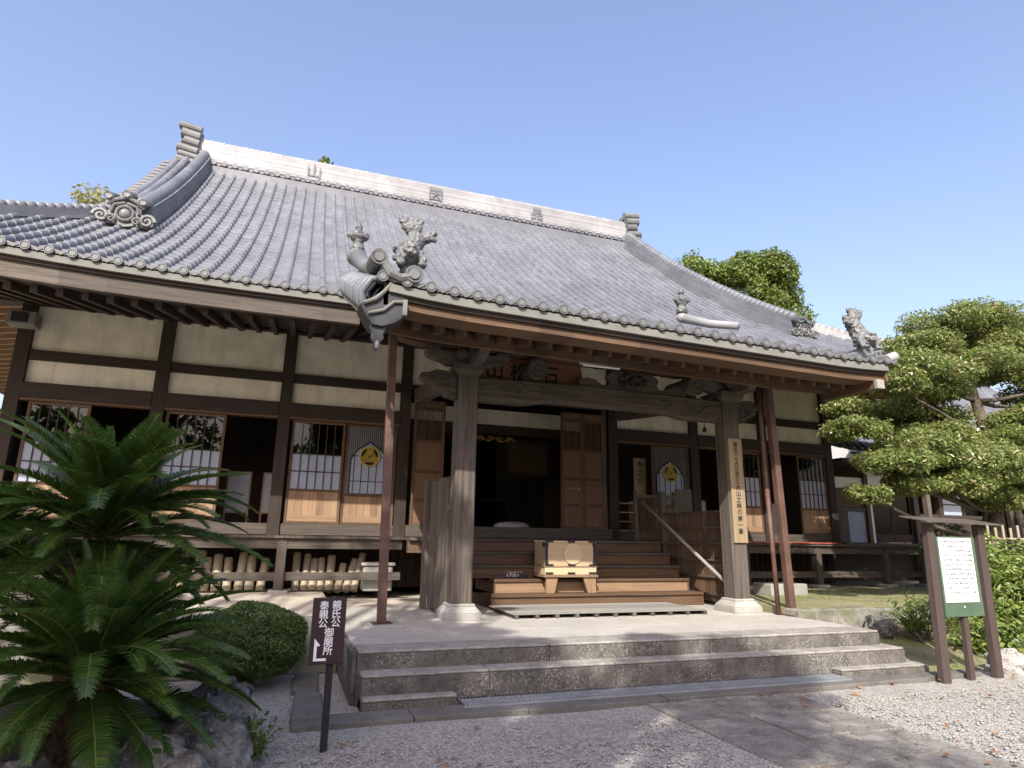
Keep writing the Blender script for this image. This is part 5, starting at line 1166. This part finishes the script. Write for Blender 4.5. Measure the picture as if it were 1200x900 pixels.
t = thing('brushwood_screen', 'arched brushwood screen fence beside the tree trunk', 'fence', (14.5, 9.6, ZT))
arc = [(14.0, ZT), (14.0, 1.9)] + [(14.0 + 1.4 * (1 - math.cos(k * .157)), 1.9 + .95 * math.sin(k * .157)) for k in range(1, 11)] + [(15.6, 2.85), (15.6, ZT)]
b = MB(); b.prism(arc, (0, 9.6, 0), (1, 0, 0), (0, 0, 1), (0, .08, 0)); b.build('panel', 'greyz', t); b = MB(); b.tube([(x, 9.6, z) for x, z in arc[1:-1]], .06, 8); b.build('edge_roll', 'fascia', t)
b = MB(); [b.beam((14.35 + .3 * k, 9.58, ZT), (14.35 + .3 * k, 9.58, 2.3 + .12 * k), .1, .04, (0, 1, 0)) for k in range(4)]; b.build('battens', 'darkz', t)
bush('clipped_hedge', 'clipped low hedge running behind the bamboo fence', 'hedge', (12.6, 8.3, 1.0), (1.6, .4, .42), 3600, .07, 'leaf_yel', 90, None, .5, .1, .6)
bush('small_shrub', 'green shrub seen between the posts under the notice board roof', 'shrub', (13.1, 9.8, 1.5), (.6, .45, .45), 1300, .09, 'leaf_az', 91)

# ------------------------------------------------------------------ corridor and annex house on the right
t = thing('connecting_corridor', 'low wooden corridor with dark glass doors right of the temple hall', 'building', (15, 13, ZT))
def cp(name, mat, *boxes, par=None): 
    b = MB(); [b.box(*q) for q in boxes]; return b.build(name, mat, par or t)
cp('floor', 'greyx', (13.3, 17.0, 12.6, 15, 1.4, 1.52)); cp('plaster_panel', 'white_plaster', (13.3, 14.55, 13.0, 13.06, 2.92, 3.2)); cp('plaster_panel', 'white_plaster', (14.6, 16.2, 13.0, 13.06, 3.02, 3.5))
cp('wood_panel', 'brownz', (13.3, 14.55, 13.0, 13.05, 2.42, 2.9)); cp('lintel', 'greyx', (13.3, 14.55, 12.96, 13.06, 2.32, 2.41)); cp('board_panel', 'greyz', (13.3, 13.84, 13.0, 13.05, 1.53, 2.32))
d = cp('paper_door', 'paper', (13.86, 14.44, 13.0, 13.03, 1.53, 2.32)); cp('edge_post', 'brownz', (14.46, 14.58, 12.92, 13.08, 1.5, 3.3)); cp('white_post', 'white_plaster', (14.6, 14.68, 12.95, 13.05, 1.5, 2.98))
for x in (14.72, 15.42):
    d = cp('glass_door', 'blackwood', (x, x + .05, 13.0, 13.03, 1.55, 3.0), (x + .63, x + .68, 13.0, 13.03, 1.55, 3.0), (x + .05, x + .63, 13.001, 13.029, 2.94, 3.0), (x + .05, x + .63, 13.001, 13.029, 1.55, 1.75)); cp('window_pane', 'glass', (x + .05, x + .63, 13.012, 13.016, 1.75, 2.94), par=d)
cp('post', 'greyz', (16.12, 16.3, 12.9, 13.08, ZT, 3.6)); cp('back_wall', 'blackwood', (13.3, 17, 14.9, 15, 1.5, 3.5)); cp('underfloor', 'blackwood', (13.3, 17.0, 13.1, 13.15, ZT, 1.4)); cp('brick_pier', 'red', (16.1, 16.35, 12.75, 12.9, ZT, 1.0))
cp('ceiling', 'darkx', (13.0, 17.2, 12.2, 15, 3.5, 3.58))
HTILE = PER
def lean_roof(name, par, x0, x1, y0, y1, z0, z1, mat='tile'):
    mb = MB(); n = int((x1 - x0) / PER)
    for i in range(n): tile_col(mb, lambda x, y, h: (x, y, z0 + (z1 - z0) * (y - y0) / (y1 - y0) + h), x0 + i * PER, y0, y1, int((y1 - y0) / .28))
    r_ = mb.build(name, mat, par); b = MB(); b.box(x0, x1, y0 + .02, y0 + .1, z0 - .16, z0 - .03); b.build('eave_board', 'greyx', r_); return r_
lean_roof('roof', t, 13.2, 17.4, 12.0, 15.2, 3.75, 4.7)
t = thing('annex_house', 'white-walled annex house with tiled roof behind the garden tree', 'house', (23, 16, ZT))
cp('wall', 'white_plaster', (17.2, 30, 16.05, 16.2, 3.62, 4.3)); cp('lower_wall', 'darkz', (17.2, 30, 16.05, 16.2, ZT, 2.4)); cp('beam', 'darkx', (17.2, 30, 15.98, 16.2, 3.5, 3.62)); cp('beam', 'darkx', (17.2, 30, 15.98, 16.2, 2.38, 2.5)); cp('inner_wall', 'blackwood', (17.2, 30, 17.4, 17.5, ZT, 4.3)); cp('band', 'white_plaster', (20.2, 23.6, 16.02, 16.06, 3.25, 3.48))
for x in (17.3, 19.5, 21.2, 23.5, 25.6, 27.8): cp('post', 'darkz', (x - .09, x + .09, 15.95, 16.15, ZT, 4.0))
for x, m_ in ((17.5, 'glass'), (21.35, 'paper'), (22.4, 'glass'), (23.7, 'glass'), (25.8, 'glass')):
    w_ = .95 if 21 < x < 23 else 1.8; d = cp('window', 'darkz', (x, x + .05, 16.06, 16.1, 2.5, 3.24), (x + w_, x + w_ + .05, 16.06, 16.1, 2.5, 3.24), (x + .05, x + w_, 16.061, 16.099, 2.84, 2.88)); cp('window_pane', m_, (x + .05, x + w_, 16.075, 16.08, 2.5, 3.24), par=d)
for x in (19.2, 24.6): cp('porch_post', 'greyz', (x, x + .16, 14.9, 15.06, ZT, 3.9))
lean_roof('roof', t, 16.8, 30.5, 14.6, 20.5, 4.15, 9.4); b = MB(); b.box(16.8, 30.5, 20.3, 20.9, 9.3, 9.8); b.build('ridge', 'tile', t)
b = MB(); b.prism([(14.7, 4.02), (20.6, 9.3), (26.5, 4.02)], (16.9, 0, 0), (0, 1, 0), (0, 0, 1), (.08, 0, 0)); b.build('gable_wall', 'white_plaster', t); b = MB(); b.quad((16.8, 26.6, 4.1), (30.5, 26.6, 4.1), (30.5, 20.5, 9.42), (16.8, 20.5, 9.42)); b.build('rear_roof', 'tile', t)

# fallen leaves on the gravel and fine pebbles that break the surface near the viewer
b = MB(); rg2 = random.Random(55)
for k in range(240):
    x, y = (rg2.uniform(4.6, 9.5), rg2.uniform(2.6, 5.7)) if k < 170 else (rg2.uniform(-.3, 7), rg2.uniform(2.5, 6.1))
    a = rg2.uniform(0, 6.28); L = rg2.uniform(.018, .05); d = Vector((math.cos(a), math.sin(a), rg2.uniform(-.2, .3))) * L; s_ = Vector((-math.sin(a), math.cos(a), rg2.uniform(-.3, .3))) * L * .45; p = Vector((x, y, .03 if not (3.3 < x < 5.05 and y < 5.4) else .045))
    b.add([p - d, p + s_, p + d, p - s_], [(0, 1, 2, 3)])
o = b.build('fallen_leaves', 'dryleaf'); o['kind'] = 'stuff'
b = MB()
for k in range(9000):
    r_ = rg2.random(); y = 2.6 + 3.2 * r_ ** 1.3; x = rg2.uniform(-.4, 8.5)
    if 3.3 < x < 5.05 or (x > .2 and y > 5.3): continue
    s_ = rg2.uniform(.005, .014); b.ell((x, y, .012 + s_ * .3), (s_ * rg2.uniform(.8, 1.6), s_ * rg2.uniform(.8, 1.5), s_ * .7), 5, 3)
o = b.build('loose_pebbles', 'whitestone', smooth=True); o['kind'] = 'stuff'
b = MB(); rg2 = random.Random(65)
for k in range(5200):
    x, y = rg2.uniform(7.4, 12), rg2.uniform(6.15, 7.7)
    if k > 3600: x, y = rg2.uniform(7.3, 13), rg2.uniform(8.0, 10.8)
    z = (.012 + .3 * ((y - 6.05) / 1.9) ** 1.3 * min(1, (x - 7.2))) if y < 7.95 else ZT - .02
    if math.sin(x * 3.1) * math.sin(y * 4 + x) < -.15: continue
    L = rg2.uniform(.03, .08); a = rg2.uniform(0, 6.28); b.add([(x, y, z), (x + .008, y, z), (x + .4 * L * math.cos(a), y + .4 * L * math.sin(a), z + L)], [(0, 1, 2)])
o = b.build('grass', 'leaf_yel'); o['kind'] = 'stuff'
